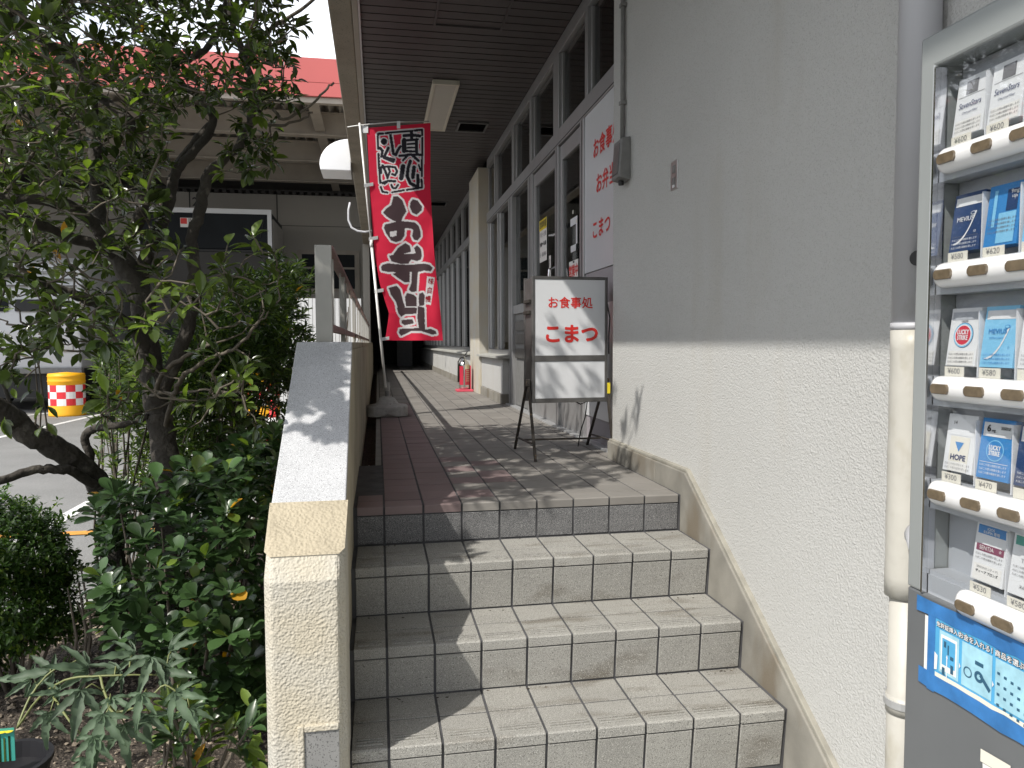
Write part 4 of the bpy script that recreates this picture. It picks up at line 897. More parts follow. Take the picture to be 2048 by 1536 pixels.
# taped instruction sheet (lies on the door: flat paper and tape)
def flat(nm, m, pts, x, par): return mesh_obj(nm, [(x, a, b) for a, b in pts], [tuple(range(len(pts)))], m, par)
def vq(y0, y1, a, b): return [(y0, a), (y1, a), (y1, b), (y0, b)]
tp_ = thing('taped_sheet', 'blue instruction sheet stuck on with blue tape at the lower front', 'poster', (VX, -2.1, .12))
XS = VX-.0010
flat('paper_edge', 'paper', vq(-1.776, -1.784, .065, .165), XS, tp_)
flat('sheet', 'sheet_blue', vq(-1.80, -2.36, .072, .176), XS-.0004, tp_)
def wavy(y0, y1, a, b, amp=.002):
    n = 24; return [(y0+(y1-y0)*k/n, a+rnd.uniform(-amp, amp)) for k in range(n+1)]+[(y0+(y1-y0)*k/n, b+rnd.uniform(-amp, amp)*.5) for k in range(n, -1, -1)]
flat('tape', 'blue_tape', wavy(-1.757, -2.45, .168, .193), XS-.0012, tp_); flat('tape', 'blue_tape', wavy(-1.765, -2.45, .046, .073), XS-.0012, tp_); flat('tape', 'blue_tape', vq(-1.784, -1.801, .042, .176), XS-.0009, tp_)
flat('torn_paper', 'paper_cream', wavy(-1.803, -2.36, .0730, .0795, .0018), XS-.0014, tp_); flat('torn_paper', 'paper', [(-1.801, .082), (-1.807, .084), (-1.808, .108), (-1.801, .112)], XS-.0014, tp_)
pan = [(-1.811, -1.853, '免許証挿入！'), (-1.859, -1.918, 'お金を入れる！'), (-1.924, -1.985, '商品を選ぶ！'), (-1.991, -2.05, '商品を取る！')]
for k, (a, b, s) in enumerate(pan):
    flat('picture', 'sheet_pale', vq(a, b, .083, .153), XS-.0012, tp_); sz = .0105 if k else .0092
    text('lettering', s, sz, 'dark_text', tp_, (XS-.0016, (a+b)/2, .1605), U, Zv, bold=.075); text('lettering', s, sz, 'pk_white', tp_, (XS-.0021, (a+b)/2, .1605), U, Zv, bold=.012)
    flat('arrow', 'pk_white', [(b-.0015, .106), (b-.0045, .111), (b-.0015, .116)], XS-.0018, tp_)
flat('picture_detail', 'paper', vq(-1.815, -1.849, .088, .147), XS-.0016, tp_); flat('picture_detail', 'sheet_blue', vq(-1.818, -1.846, .098, .142), XS-.0019, tp_)
for (a, b, c, e) in ((-1.822, -1.827, .128, .138), (-1.830, -1.833, .118, .134), (-1.836, -1.843, .112, .118), (-1.837, -1.843, .090, .104), (-1.819, -1.825, .082, .094)): flat('picture_detail', 'sheet_dark', vq(a, b, c, e), XS-.0022, tp_)
flat('picture_detail', 'pk_white', [(-1.8285, .078), (-1.8305, .078), (-1.8305, .112), (-1.8315, .112), (-1.8295, .118), (-1.8275, .112), (-1.8285, .112)], XS-.0025, tp_)
def ringf(yc, zc, r0_, r1_, m, x):
    v = [(x, yc+r*math.cos(a), zc+r*math.sin(a)) for r in (r0_, r1_) for a in np.linspace(0, 2*math.pi, 21)[:-1]]
    mesh_obj('picture_detail', v, [(k, (k+1) % 20, 20+(k+1) % 20, 20+k) for k in range(20)], m, tp_)
ringf(-1.872, .108, .0065, .0085, 'sheet_dark', XS-.0017); ringf(-1.894, .110, .004, .0088, 'sheet_dark', XS-.0017)
flat('picture_detail', 'sheet_dark', [(-1.895, .112), (-1.914, .094), (-1.917, .100), (-1.899, .116)], XS-.0019, tp_); flat('picture_detail', 'sheet_dark', vq(-1.886, -1.902, .127, .133), XS-.0017, tp_)
for k in range(5):
    for q in range(4): flat('picture_detail', 'sheet_dark', vq(-1.928-k*.012, -1.933-k*.012, .082+q*.016-k*.002, .086+q*.016-k*.002), XS-.0017, tp_)
fix(tp_)
flat('paper_remnant', 'paper_cream', [(-1.90, .0), (-1.955, .004), (-1.955, -.05), (-1.925, -.055), (-1.922, -.018), (-1.90, -.02)], VX-.0008, vm); flat('paper_remnant', 'paper', [(-1.905, -.02), (-1.98, -.012), (-1.98, -.09), (-1.912, -.10)], VX-.0014, vm)
fix(vm)

# ------------------------------------------------------------------ warehouse behind the car park
wh = P0('warehouse', 'beige loading warehouse with red fascia canopy and numbered bays across the car park', 'building', (-6, 19.5, G))
MB().box(-22, 4, 19.5, 26, G-.02, 4.86).build('wall', 'warehouse', wh)
MB().box(-22, 4, 19.9, 26, 4.86, 5.59).build('upper_wall', 'warehouse_dark', wh); MB().box(-22, 4, 11.6, 26, 5.60, 5.72).build('roof', 'corrug', wh)  # upper wall coloured near black for the unlit void under the roof
x = -21.6
while x < 3: MB().box(x, x+.03, 19.488, 19.499, G, 4.86).build('panel_joint', 'warehouse_dark', wh); x += 2.35 if x < -5 else 2.63
MB().box(-22, 4, 19.490, 19.4985, 3.98, 3.995).build('panel_joint', 'warehouse_dark', wh)
cr = MB(); n = 178; v = []
for k in range(n):
    xx = -16+k*.11; zz = 5.55-(.165 if k % 2 else 0); v += [(xx, 11.45, zz), (xx, 19.9, zz)]
cr.add(v, [(2*k, 2*k+1, 2*k+3, 2*k+2) for k in range(n-1)]).build('canopy_deck', 'corrug', wh)
for yy in (13.3, 15.6, 17.9): MB().box(-16, 3.5, yy, yy+.012, 4.93, 5.37).box(-16, 3.5, yy-.09, yy+.10, 4.90, 4.93).box(-16, 3.5, yy-.09, yy+.10, 5.365, 5.38).build('cross_beam', 'steel_beige', wh)
for xx in (-1.12, -5.6, -10.1): MB().box(xx-.006, xx+.006, 11.5, 19.4, 5.02, 5.36).box(xx-.10, xx+.10, 11.5, 19.4, 4.99, 5.02).build('girder', 'steel_beige', wh)
MB().box(-16, 3.5, 11.36, 11.48, 4.99, 5.085).build('edge_beam', 'steel_beige', wh)
for k in range(11):
    for q, (a, b) in enumerate(((5.09, 5.33), (5.335, 5.77))): MB().box(-16+k*1.8, -16+k*1.8+1.79, 11.30, 11.36, a, b).build('fascia_panel', 'fascia_red', wh, bevel=.005)
cg = MB()
for k in range(90): cg.box(-16+k*.21, -16+k*.21+.11, 19.36, 19.49, 4.86, 4.93)
cg.box(-16, 4, 19.34, 19.49, 4.93, 4.97).build('eaves_closure', 'warehouse_dark', wh)
text('bay_number', '22', .34, 'dark_text', wh, (-4.90, 19.485, 4.58), (1, 0, 0), Zv, bold=.01)
dr = MB().box(-2.25, -.50, 19.44, 19.495, G, 3.30).build('door', 'steel_beige', wh)
for (a, b, c, e, m) in ((-2.12, -1.42, 2.82, 3.18, 'truckdark'), (-1.34, -.64, 2.82, 3.18, 'truckdark'), (-2.12, -1.42, 2.2, 2.76, 'truckdark'), (-1.34, -.64, 2.2, 2.76, 'truckdark'), (-2.12, -1.42, .2, 2.12, 'corrug'), (-1.34, -.64, .2, 2.12, 'corrug')):
    MB().box(a, b, 19.425, 19.4395, c, e).build('door_pane', m, dr)
MB().box(-.50, -.14, 19.47, 19.495, .99, 1.22).build('wall_notice', 'paper', wh); text('lettering', '火気厳禁', .08, 'dark_text', wh, (-.32, 19.466, 1.13), (1, 0, 0), Zv)
fix(wh)
# white sunlit ribbed hoarding behind the railing
wf = P0('ribbed_hoarding', 'white ribbed metal hoarding standing in the sun behind the railing', 'fence', (-1.2, 12.2, G)); 
for k in range(22):
    xx = -1.9+k*.072; MB().box(xx, xx+.064, 12.2, 12.225+.01*(k % 2), G, 1.50+.0*k).build('panel', 'white_paint', wf)
MB().box(-1.92, -.31, 12.235, 12.26, .2, .26).build('back_rail', 'steel_beige', wf); fix(wf)

# ------------------------------------------------------------------ vehicles
def wheel(par, x, y, r=.42, w=.22):
    o = MB().lathe([(0, 0)], (0, 0, 0)).build('wheel', 'tyre', par) if False else None
    mb = MB(); n = 24; v = []
    for (rr, xx) in ((r*.55, -w/2), (r*.95, -w/2), (r, -w/2+.03), (r, w/2-.03), (r*.95, w/2), (r*.55, w/2)):
        for k in range(n): v.append((x+xx, y+rr*math.cos(k*2*math.pi/n), G+r+rr*math.sin(k*2*math.pi/n)))
    mb.add(v, [(i*n+k, i*n+(k+1) % n, (i+1)*n+(k+1) % n, (i+1)*n+k) for i in range(5) for k in range(n)]); o = mb.build('wheel', 'tyre', par, smooth=True)
    mb = MB(); mb.tube([(x-w/2+.03, y, G+r), (x+w/2-.03, y, G+r)], r*.56, 16); mb.build('rim', 'steel', o)
tk = P0('box_truck', 'tall parked truck with white framed dark front under the bay number', 'truck', (-3.85, 18, G))
X0t, X1t = -5.85, -2.62
MB().box(X0t+.05, X1t-.02, 17.06, 19.3, .15, 3.94).build('cargo_body', 'truckdark', tk)
MB().box(X0t, X1t, 17.0, 17.06, 3.88, 4.0).box(X1t-.10, X1t, 17.0, 17.06, .2, 3.88).box(X0t, X0t+.10, 17.0, 17.06, .2, 3.88).build('front_surround', 'white_paint', tk)
for k in range(12): MB().box(X1t-.019, X1t+.02, 17.25+k*.17, 17.25+k*.17+.12, .2, 3.80).build('side_rib', 'corrug', tk)
MB().box(X0t+.101, X1t-.101, 17.02, 17.05, 3.0, 3.879).build('windscreen', 'truckdark', tk, bevel=.01); MB().box(X0t+.101, X1t-.101, 17.0, 17.05, 2.93, 2.98).build('screen_bar', 'black', tk)
MB().box(X0t+.101, X1t-.101, 17.02, 17.05, 1.0, 2.92).build('lower_front', 'warehouse_dark', tk)
o = MB().box(-4.80, -4.42, 17.005, 17.018, 3.52, 3.75).build('windscreen_sticker', 'paper', tk); MB().box(-4.79, -4.64, 17.0, 17.004, 3.60, 3.74).build('red_print', 'red_text', o)
for k in range(4): MB().box(-4.60+k*.04, -4.58+k*.04, 17.0, 17.004, 3.60, 3.74).build('black_print', 'dark_text', o)
MB().tube([(-2.80, 17.0, 3.75), (-2.90, 16.98, 3.3)], .012, 6).build('wiper', 'black', tk); MB().box(X0t, X1t, 16.9, 17.0, -.35, -.05).build('bumper', 'warehouse_dark', tk, bevel=.02)
MB().box(X0t+.1, X1t-.1, 17.05, 19.2, -.2, .149).build('chassis', 'black', tk)
for xx in (X0t+.35, X1t-.35): wheel(tk, xx, 17.7)
fix(tk)
vn = P0('white_van', 'white van front with a dark windscreen slot and low black bumper at far left', 'van', (-8.1, 15.6, G))
MB().prism([(15.0, .08), (14.98, .9), (15.05, 1.25), (15.25, 2.42), (15.5, 2.55), (18.4, 2.55), (18.5, .08)], 0, -9.6, -6.45).build('body', 'white_paint', vn, bevel=.05)
for zz in (1.9, 2.05, 2.2): MB().box(-9.5, -6.55, 15.10-(2.2-zz)*.12-.02, 15.16, zz, zz+.014).build('panel_line', 'grey_box', vn)
MB().prism([(15.005, 1.34), (15.035, 1.60), (15.12, 1.60), (15.09, 1.34)], 0, -7.75, -6.95).build('grille_slot', 'black', vn); MB().prism([(15.005, 1.34), (15.035, 1.60), (15.12, 1.60), (15.09, 1.34)], 0, -9.3, -7.9).build('windscreen', 'truckdark', vn)
MB().box(-9.65, -6.40, 14.86, 15.02, -.02, .10).build('bumper', 'grey_box', vn, bevel=.02); MB().box(-9.5, -6.5, 15.05, 18.3, -.55, .05).build('underbody', 'black', vn)
for xx in (-9.2, -6.75): MB().box(xx-.16, xx+.16, 14.955, 14.99, .45, .68).build('headlight', 'steel', vn, bevel=.02)
for xx in (-9.25, -6.75): wheel(vn, xx, 15.9, .36); wheel(vn, xx, 17.8, .36)
fix(vn)

# ------------------------------------------------------------------ crash drums, cone
def drum(x, y, lab, seg=18):
    t = P0('crash_drum', lab, 'barrier drum', (x, y, G), 'yellow crash drums with red and white checks'); r = .34
    MB().lathe([(0, 0), (r*1.0, 0), (r*1.02, .03), (r, .06), (r, .20), (r*.98, .22)], (x, y, G), 36).build('lower_shell', 'drum_yellow', t, smooth=True)
    MB().lathe([(r*.98, .64), (r*1.0, .65), (r*1.0, .70), (r*1.03, .715), (r*1.0, .735), (r*1.0, .80), (r*1.03, .815), (r*1.0, .835), (r*.98, .87), (0, .90)], (x, y, G), 36).build('upper_shell', 'drum_yellow', t, smooth=True)
    for j in range(3):
        z0_, z1_ = .222+j*.1395, .222+(j+1)*.1395-.001
        for k in range(12):
            MB().lathe([(r*.975, z0_), (r*.99, z0_), (r*.99, z1_), (r*.975, z1_)], (x, y, G), 3, a0=k*math.pi/6+.3, a1=(k+1)*math.pi/6+.3).build('check', 'drum_red' if (j+k) % 2 else 'drum_white', t, smooth=False)
    fix(t)
drum(-6.35, 13.9, 'yellow drum with red and white checks left of the tree trunk by the van')
drum(-2.33, 13.1, 'yellow drum with red and white checks seen through the shrub beside the parapet')
tc_ = P0('traffic_cone', 'red traffic cone glimpsed through the shrub beside the parapet', 'cone', (-1.55, 8.6, G)); cx, cy = -1.55, 8.6
MB().box(cx-.18, cx+.18, cy-.18, cy+.18, G, G+.03).build('base', 'drum_red', tc_, bevel=.01); MB().lathe([(.13, .03), (.10, .22)], (cx, cy, G), 20).build('cone_body', 'drum_red', tc_, smooth=True); MB().lathe([(.10, .22), (.075, .38)], (cx, cy, G), 20).build('white_band', 'drum_white', tc_, smooth=True); MB().lathe([(.075, .38), (.025, .66), (0, .665)], (cx, cy, G), 20).build('cone_tip', 'drum_red', tc_, smooth=True); fix(tc_)
# half-round hood on the eave
hd = P0('half_round_hood', 'white half round hood fixed to the outer side of the eave', 'vent hood', (-.30, 6.5, 2.7))
pr = [(-.302, 2.72)]+[(-.302-.36*math.sin(a)**.75, 2.72+.36*(1-math.cos(a)) if False else 2.72+.02+.34*(1-math.cos(math.pi-a))/2*1.0) for a in []]
arc = [(-.302-.37*math.cos(a), 2.77+.31*math.sin(a)) for a in np.linspace(0, math.pi/2, 10)]
MB().prism([(-.302, 2.70), (-.66, 2.70)]+arc, 1, 6.45, 6.95).build('hood_shell', 'white_plastic', hd, bevel=.01); fix(hd)
cb = MB().tube([at(700, 405, 12.1), at(697, 420, 12.1), at(697, 440, 12.1), at(703, 455, 12.1), at(715, 462, 12.1), at(730, 464, 12.1), at(744, 462, 12.1)], .018, 8).build('cable_loop', 'pvc', smooth=True); tag(cb, 'pale cable hanging in a loop under the end of the eave beam', 'cable')

# ------------------------------------------------------------------ foliage
def leaf_shape(kind):
    if kind == 'ellip': prof = [(0, .03), (.10, .06), (.28, .34), (.52, .50), (.76, .40), (.92, .18), (1, .01)]
    elif kind == 'obov': prof = [(0, .05), (.2, .16), (.45, .40), (.70, .50), (.88, .40), (1, .10)]
    elif kind == 'narrow': prof = [(0, .03), (.2, .30), (.5, .50), (.8, .28), (1, .01)]
    else: prof = [(0, .05), (.35, .45), (.7, .40), (1, .02)]
    v = []
    for t, w in prof:
        z_ = -.16*t*t; e = .10*w*2
        v += [(-w, t, z_+e), (0, t, z_), (w, t, z_+e)]
    f = []
    for i in range(len(prof)-1):
        a = 3*i; f += [(a, a+1, a+4, a+3), (a+1, a+2, a+5, a+4)]
    return np.array(v), f
SH = {k: leaf_shape(k) for k in ('ellip', 'obov', 'narrow', 'small')}
def frame(d, up):
    d = np.asarray(d, float); d = d/np.linalg.norm(d); u = np.asarray(up, float); u = u-d*u.dot(d)
    if np.linalg.norm(u) < 1e-4: u = np.array([.3, .5, .8])-d*.5
    u = u-d*u.dot(d); u /= np.linalg.norm(u); s = np.cross(d, u); return np.stack([s, d, u], 1)
def build_leaves(par, items, shape, stuffname, lab_stuff, nobj=290, nm='leaf', mats=None):
    """items: (pos, R(3x3), length, width, material) - the largest in view singly, the rest joined"""
    V, F = SH[shape]; F = [tuple(q) for q in F]
    def score(it):
        x, y, d = topx(it[0]); inn = -60 < x < 2100 and -60 < y < 1600 and d > .3
        return it[2]/d if inn else -1
    items = sorted(items, key=score, reverse=True); head, tail = items[:nobj], items[nobj:]
    cache = {}
    for p, R, ln, wd, m in head:
        if m not in cache:
            me = bpy.data.meshes.new('leaf'); me.from_pydata(V.tolist(), [], F); me.materials.append(M[m]); me.polygons.foreach_set('use_smooth', [True]*len(F)); cache[m] = me
        o = bpy.data.objects.new(nm, cache[m]); COL.objects.link(o); o.parent = par
        R4 = Matrix([[R[i][0]*wd, R[i][1]*ln, R[i][2]*ln, 0] for i in range(3)]+[[0, 0, 0, 1]]); R4.translation = Vector(p)-par.location; o.matrix_local = R4
    byM = {}
    for it in tail: byM.setdefault(it[4], []).append(it)
    for m, L_ in byM.items():
        n = len(L_); P = np.array([it[0] for it in L_]); Rm = np.array([it[1] for it in L_]); sc = np.array([[it[3], it[2], it[2]] for it in L_])
        VV = np.einsum('nij,vj->nvi', Rm*sc[:, None, :], V)+P[:, None, :]-np.array(par.location)
        nv = len(V); FF = (np.array(F)[None]+(np.arange(n)*nv)[:, None, None]).reshape(-1, 4)
        me = bpy.data.meshes.new(stuffname); me.vertices.add(n*nv); me.vertices.foreach_set('co', VV.reshape(-1)); me.loops.add(FF.size); me.loops.foreach_set('vertex_index', FF.reshape(-1))
        me.polygons.add(len(FF)); me.polygons.foreach_set('loop_start', np.arange(0, FF.size, 4)); me.polygons.foreach_set('loop_total', np.full(len(FF), 4)); me.update(calc_edges=True); me.validate()
        me.polygons.foreach_set('use_smooth', [True]*len(me.polygons)); me.materials.append(M[m])
        o = bpy.data.objects.new(stuffname, me); COL.objects.link(o); o.parent = par; o['kind'] = 'stuff'
SX, SY = .70, .57
def lit_keep(p):
    """True where a leaf would shade a place that the sun reaches in the scene"""
    x, y, z = p
    t = (XW-x)/SX; zw, yw = z-t, y+SY*t
    if t > 0 and -.8 < zw < .56 and yw < .52: return True
    t = z+.35
    if t > 0:
        xs_, ys_ = x+SX*t, y+SY*t
        if .0 < xs_ < 1.25 and ys_ < -.12: return True
    t = (YF-y)/SY; xp, zp = x+SX*t, z-t
    if t > 0 and -.36 < xp < -.05 and zp < .20: return True
    t = z-.2; 
    if t > 0:
        xs_, ys_ = x+SX*t, y+SY*t
        if -.33 < xs_ < -.10 and ys_ < -.66: return True
    t = z-.0
    if t > 0 and 2.75 < y+SY*t < 12 and .2 < x+SX*t < 1.3: return True
    return False
def clear_of(p):   # keep plants out of the walls and walkway
    return p[0] < -.33 or p[1] < -1.0

class Tree:
    def __init__(s): s.n = []; s.seg = []
    def limb(s, pts, r0_, r1_, sub=5, wob=.005):
        P = [Vector(p) for p in pts]; out = []
        for i in range(len(P)-1):
            a, b = P[i], P[i+1]; pa = P[i-1] if i else a; pb = P[i+2] if i+2 < len(P) else b
            for k in range(sub):
                t = k/sub; q = a*(1-t)+b*t; m1 = (b-pa)*.5; m2 = (pb-a)*.5
                h = a*(2*t**3-3*t*t+1)+m1*(t**3-2*t*t+t)+b*(-2*t**3+3*t*t)+m2*(t**3-t*t); out.append(h+Vector((rnd.uniform(-wob, wob), rnd.uniform(-wob, wob), rnd.uniform(-wob, wob))))
        out.append(P[-1]); n = len(out); R = [(r0_+(r1_-r0_)*i/(n-1))*(.84 if r0_ < .045 else 1)*rnd.uniform(.95, 1.06) for i in range(n)]
        s.seg.append((out, R)); s.n += out; return out
def A(L_): return [at(*p) for p in L_]

# ---- main tree
TB = Vector((-.895, .47, -.78))
tree = thing('broadleaf_tree', 'evergreen broadleaf tree with crooked dark limbs and glossy leaves left of the stairs', 'tree', tuple(TB))
t = Tree()
t.limb([TB]+A([(343, 1200, 3.22), (338, 1000, 3.25), (330, 900, 3.25), (318, 830, 3.26)]), .060, .052)
t.limb(A([(318, 840, 3.26), (306, 760, 3.28), (292, 680, 3.30), (284, 600, 3.32), (256, 545, 3.34), (236, 505, 3.36)]), .052, .050)
t.limb(A([(290, 620, 3.32), (282, 560, 3.36), (296, 500, 3.42), (325, 450, 3.5), (342, 385, 3.55), (352, 340, 3.6), (378, 300, 3.66), (420, 250, 3.7)]), .042, .022)
t.limb(A([(318, 800, 3.26), (360, 700, 3.30), (384, 620, 3.35), (389, 560, 3.38), (384, 480, 3.4), (402, 417, 3.42), (412, 360, 3.42), (437, 328, 3.42), (478, 292, 3.40), (500, 245, 3.38), (506, 205, 3.36), (500, 150, 3.36), (478, 85, 3.4), (461, 27, 3.4), (450, -80, 3.45)]), .038, .014)
t.limb(A([(236, 505, 3.36), (205, 470, 3.30), (190, 446, 3.26), (161, 425, 3.2), (124, 408, 3.1), (60, 398, 3.0), (-60, 392, 2.9)]), .036, .022)
t.limb(A([(236, 515, 3.34), (190, 490, 3.25), (132, 472, 3.15), (88, 453, 3.05), (44, 436, 2.95), (-40, 425, 2.85)]), .032, .020)
t.limb(A([(215, 480, 3.34), (194, 400, 3.38), (192, 308, 3.42), (184, 239, 3.44), (171, 154, 3.42), (128, 112, 3.38), (85, 79, 3.3), (34, 30, 3.25), (-20, -40, 3.2)]), .040, .022)
t.limb(A([(236, 505, 3.36), (275, 440, 3.4), (290, 376, 3.45), (262, 300, 3.5), (258, 239, 3.5), (198, 191, 3.5), (150, 120, 3.5), (110, 40, 3.5), (80, -60, 3.5)]), .036, .018)
t.limb(A([(352, 340, 3.6), (400, 290, 3.6), (428, 240, 3.58), (403, 198, 3.55), (355, 162, 3.5), (340, 132, 3.5), (369, 120, 3.5), (410, 100, 3.5), (444, 51, 3.5), (454, -10, 3.5), (470, -90, 3.5)]), .026, .014)
t.limb(A([(300, 720, 3.29), (273, 664, 3.2), (239, 637, 3.1), (205, 613, 3.05), (164, 594, 3.0), (126, 582, 2.95), (60, 560, 2.85), (0, 540, 2.8), (-60, 530, 2.7)]), .032, .018)
t.limb(A([(239, 700, 2.9), (222, 664, 2.88), (190, 655, 2.84), (137, 640, 2.8), (100, 600, 2.7), (70, 560, 2.65), (30, 530, 2.6)]), .009, .006)
t.limb(A([(310, 800, 3.26), (325, 746, 3.1), (386, 705, 2.98), (420, 690, 2.9)]), .014, .007)
t.limb(A([(330, 860, 3.26), (345, 800, 3.05), (362, 758, 2.95), (386, 739, 2.9), (430, 712, 2.85), (472, 695, 2.8), (520, 640, 2.75)]), .014, .006)
t.limb(A([(300, 790, 3.2), (360, 785, 3.0), (410, 780, 2.9), (478, 784, 2.8)]), .007, .004)
t.limb(A([(0, 400, 3.0), (30, 360, 3.0), (70, 300, 3.05), (120, 250, 3.1), (180, 220, 3.1)]), .010, .006)
t.limb(A([(489, 171, 3.38), (530, 190, 3.3), (560, 235, 3.2), (600, 225, 3.15), (640, 190, 3.1), (668, 165, 3.1)]), .010, .005)
t.limb(A([(500, 235, 3.38), (540, 250, 3.3), (590, 245, 3.25), (625, 225, 3.2)]), .009, .005)
t.limb(A([(480, 110, 3.4), (540, 60, 3.35), (600, 20, 3.3), (660, -30, 3.25)]), .013, .007)
t.limb(A([(454, -60, 3.5), (520, -160, 3.5), (580, -260, 3.5), (600, -400, 3.6)]), .016, .010)
t.limb(A([(34, 34, 3.25), (-120, -60, 3.0), (-320, -200, 2.8), (-500, -300, 2.7)]), .026, .016)
t.limb(A([(-60, 392, 2.9), (-300, 330, 2.6), (-600, 200, 2.4)]), .024, .014)
main_nodes = len(t.n)
# twig targets
def poly_pts(n, x0, x1, y0, y1, d0, d1): return [at(rnd.uniform(x0, x1), rnd.uniform(y0, y1), rnd.uniform(d0, d1)) for _ in range(n)]
tg = []
tg += poly_pts(590, -120, 345, -120, 340, 2.6, 4.1)
tg += poly_pts(150, 330, 520, -120, 230, 2.8, 3.9)
tg += poly_pts(100, 505, 672, -60, 205, 2.9, 3.7)
tg += poly_pts(26, 440, 560, 240, 345, 3.0, 3.5)
tg += poly_pts(185, -100, 330, 310, 540, 2.5, 3.8)
tg += poly_pts(16, 300, 560, 470, 620, 2.3, 3.2)
tg += poly_pts(85, 60, 520, 560, 860, 2.3, 3.2)
tg += poly_pts(60, -40, 220, 520, 780, 2.3, 3.0)
for _ in range(620):   # crown above and beyond the picture
    p = Vector((rnd.uniform(-2.5, -.40), rnd.uniform(-.9, 1.6), rnd.uniform(1.35, 3.1))); px, py, dd = topx(p)
    if px < -80 or py < -60: tg.append(p)
SUD = Vector((-SX, -SY, 1.0))
def toward_sun(n, smp, zlo, zhi, okx=-.40):  # extra crown leaves added along sun rays for the shade they cast
    k = 0
    for _ in range(n*12):
        a = smp(); zt = rnd.uniform(zlo, zhi); p = a+SUD*(zt-a.z)
        px, py, dd = topx(p)
        if p.x > okx or dd < 1.2: continue
        if dd > 0 and 335 < px < 700 and 215 < py < 900: continue
        tg.append(p); k += 1
        if k >= n: break
toward_sun(120, lambda: Vector((rnd.uniform(-.32, -.12), rnd.uniform(-.56, .02), .45)), 1.35, 2.6)
toward_sun(620, lambda: Vector((rnd.uniform(.0, 1.25), rnd.uniform(.25, 2.5), 0)), 1.9, 3.3)
toward_sun(130, lambda: Vector((rnd.uniform(.0, .9), rnd.uniform(.0, .5), 0)), 1.9, 3.2)
toward_sun(260, lambda: Vector((rnd.uniform(-1.05, -.35), rnd.uniform(-.6, .6), rnd.uniform(-.3, .25))), 1.2, 2.7)
toward_sun(150, lambda: Vector((rnd.uniform(-1.9, -.9), rnd.uniform(-.9, .4), rnd.uniform(-.7, -.2))), 1.0, 2.6)
tg = [p for p in tg if not (60 < topx(p)[0] < 185 and 715 < topx(p)[1] < 860)]
tg = [p for p in tg if clear_of(p) and not (lit_keep(p) and rnd.random() < .985)]
base = Vector(t.n[40]); nodes = np.array([tuple(p) for p in t.n]); tg.sort(key=lambda p: min(np.linalg.norm(nodes[::4]-np.array(p), axis=1)))
tips = []; pos = [np.array(p) for p in t.n]; arr = np.array(pos); rad = [.012]*len(pos); twigs = MB()
for p in tg:
    q = np.array(p); d = np.linalg.norm(arr-q, axis=1)+np.maximum(0, arr[:, 2]-q[2])*.3; k = int(np.argmin(d)); a = Vector(arr[k]); b = Vector(q); Ls = (b-a).length
    if Ls < .03: continue
    up = Vector((0, 0, 1)); mid1 = a.lerp(b, .35)+Vector((rnd.uniform(-1, 1), rnd.uniform(-1, 1), rnd.uniform(-.9, .2)))*Ls*.14; mid2 = a.lerp(b, .7)+Vector((rnd.uniform(-1, 1), rnd.uniform(-1, 1), rnd.uniform(-1.0, .1)))*Ls*.12
    r0_ = min(.009, .003+.012*Ls); twigs.tube([a, mid1, mid2, b], [r0_, r0_*.8, r0_*.6, .0022], 5, cap=False)
    new = [np.array(mid1), np.array(mid2), q]; arr = np.vstack([arr]+[x[None] for x in new]); tips.append((b, (b-mid2).normalized(), Ls)); 
    if Ls > .25: tips.append((mid2, (mid2-mid1).normalized(), Ls))
for out, R in t.seg[:1]: MB().tube(out, R, 14).build('trunk', 'bark', tree, smooth=True)
for out, R in t.seg[1:]: MB().tube(out, R, 10).build('limb', 'bark' if R[0] > .012 else 'twig', tree, smooth=True)
twigs.build('twigs', 'twig', tree, kind='stuff', smooth=True)
def whorl(p, d, n, ln, wr, items, mats, spread=(.5, 1.25), shape=None):
    d = np.array(d, float); d = d+np.array([0, 0, .25]); d /= np.linalg.norm(d); F0 = frame(d, (rnd.random(), rnd.random(), rnd.random()))
    ph = rnd.uniform(0, 6.28)
    for k in range(n):
        a = ph+k*2.4+rnd.uniform(-.3, .3); e = rnd.uniform(*spread); dirn = F0[:, 1]*math.cos(e)+(F0[:, 0]*math.cos(a)+F0[:, 2]*math.sin(a))*math.sin(e)
        dirn[2] -= rnd.uniform(.0, .28); l_ = ln*rnd.uniform(.6, 1.2); upv = np.array([rnd.uniform(-.35, .35), rnd.uniform(-.35, .35), 1.0])+F0[:, 1]*.5
        pp = np.array(p)-F0[:, 1]*rnd.uniform(0, .035)+dirn/np.linalg.norm(dirn)*.006
        m = mats[0]; x = rnd.random()
        for mm, th_ in mats[1:]:
            if x < th_: m = mm; break
            x -= th_
        items.append((pp, frame(dirn, upv), l_, l_*wr*rnd.uniform(.85, 1.15), m))
items = []
for p, d, Ls in tips:
    whorl(p, d, rnd.randint(5, 9), .062, .43, items, ['leaf', ('leaf_new', .15), ('leaf_old', .004)])
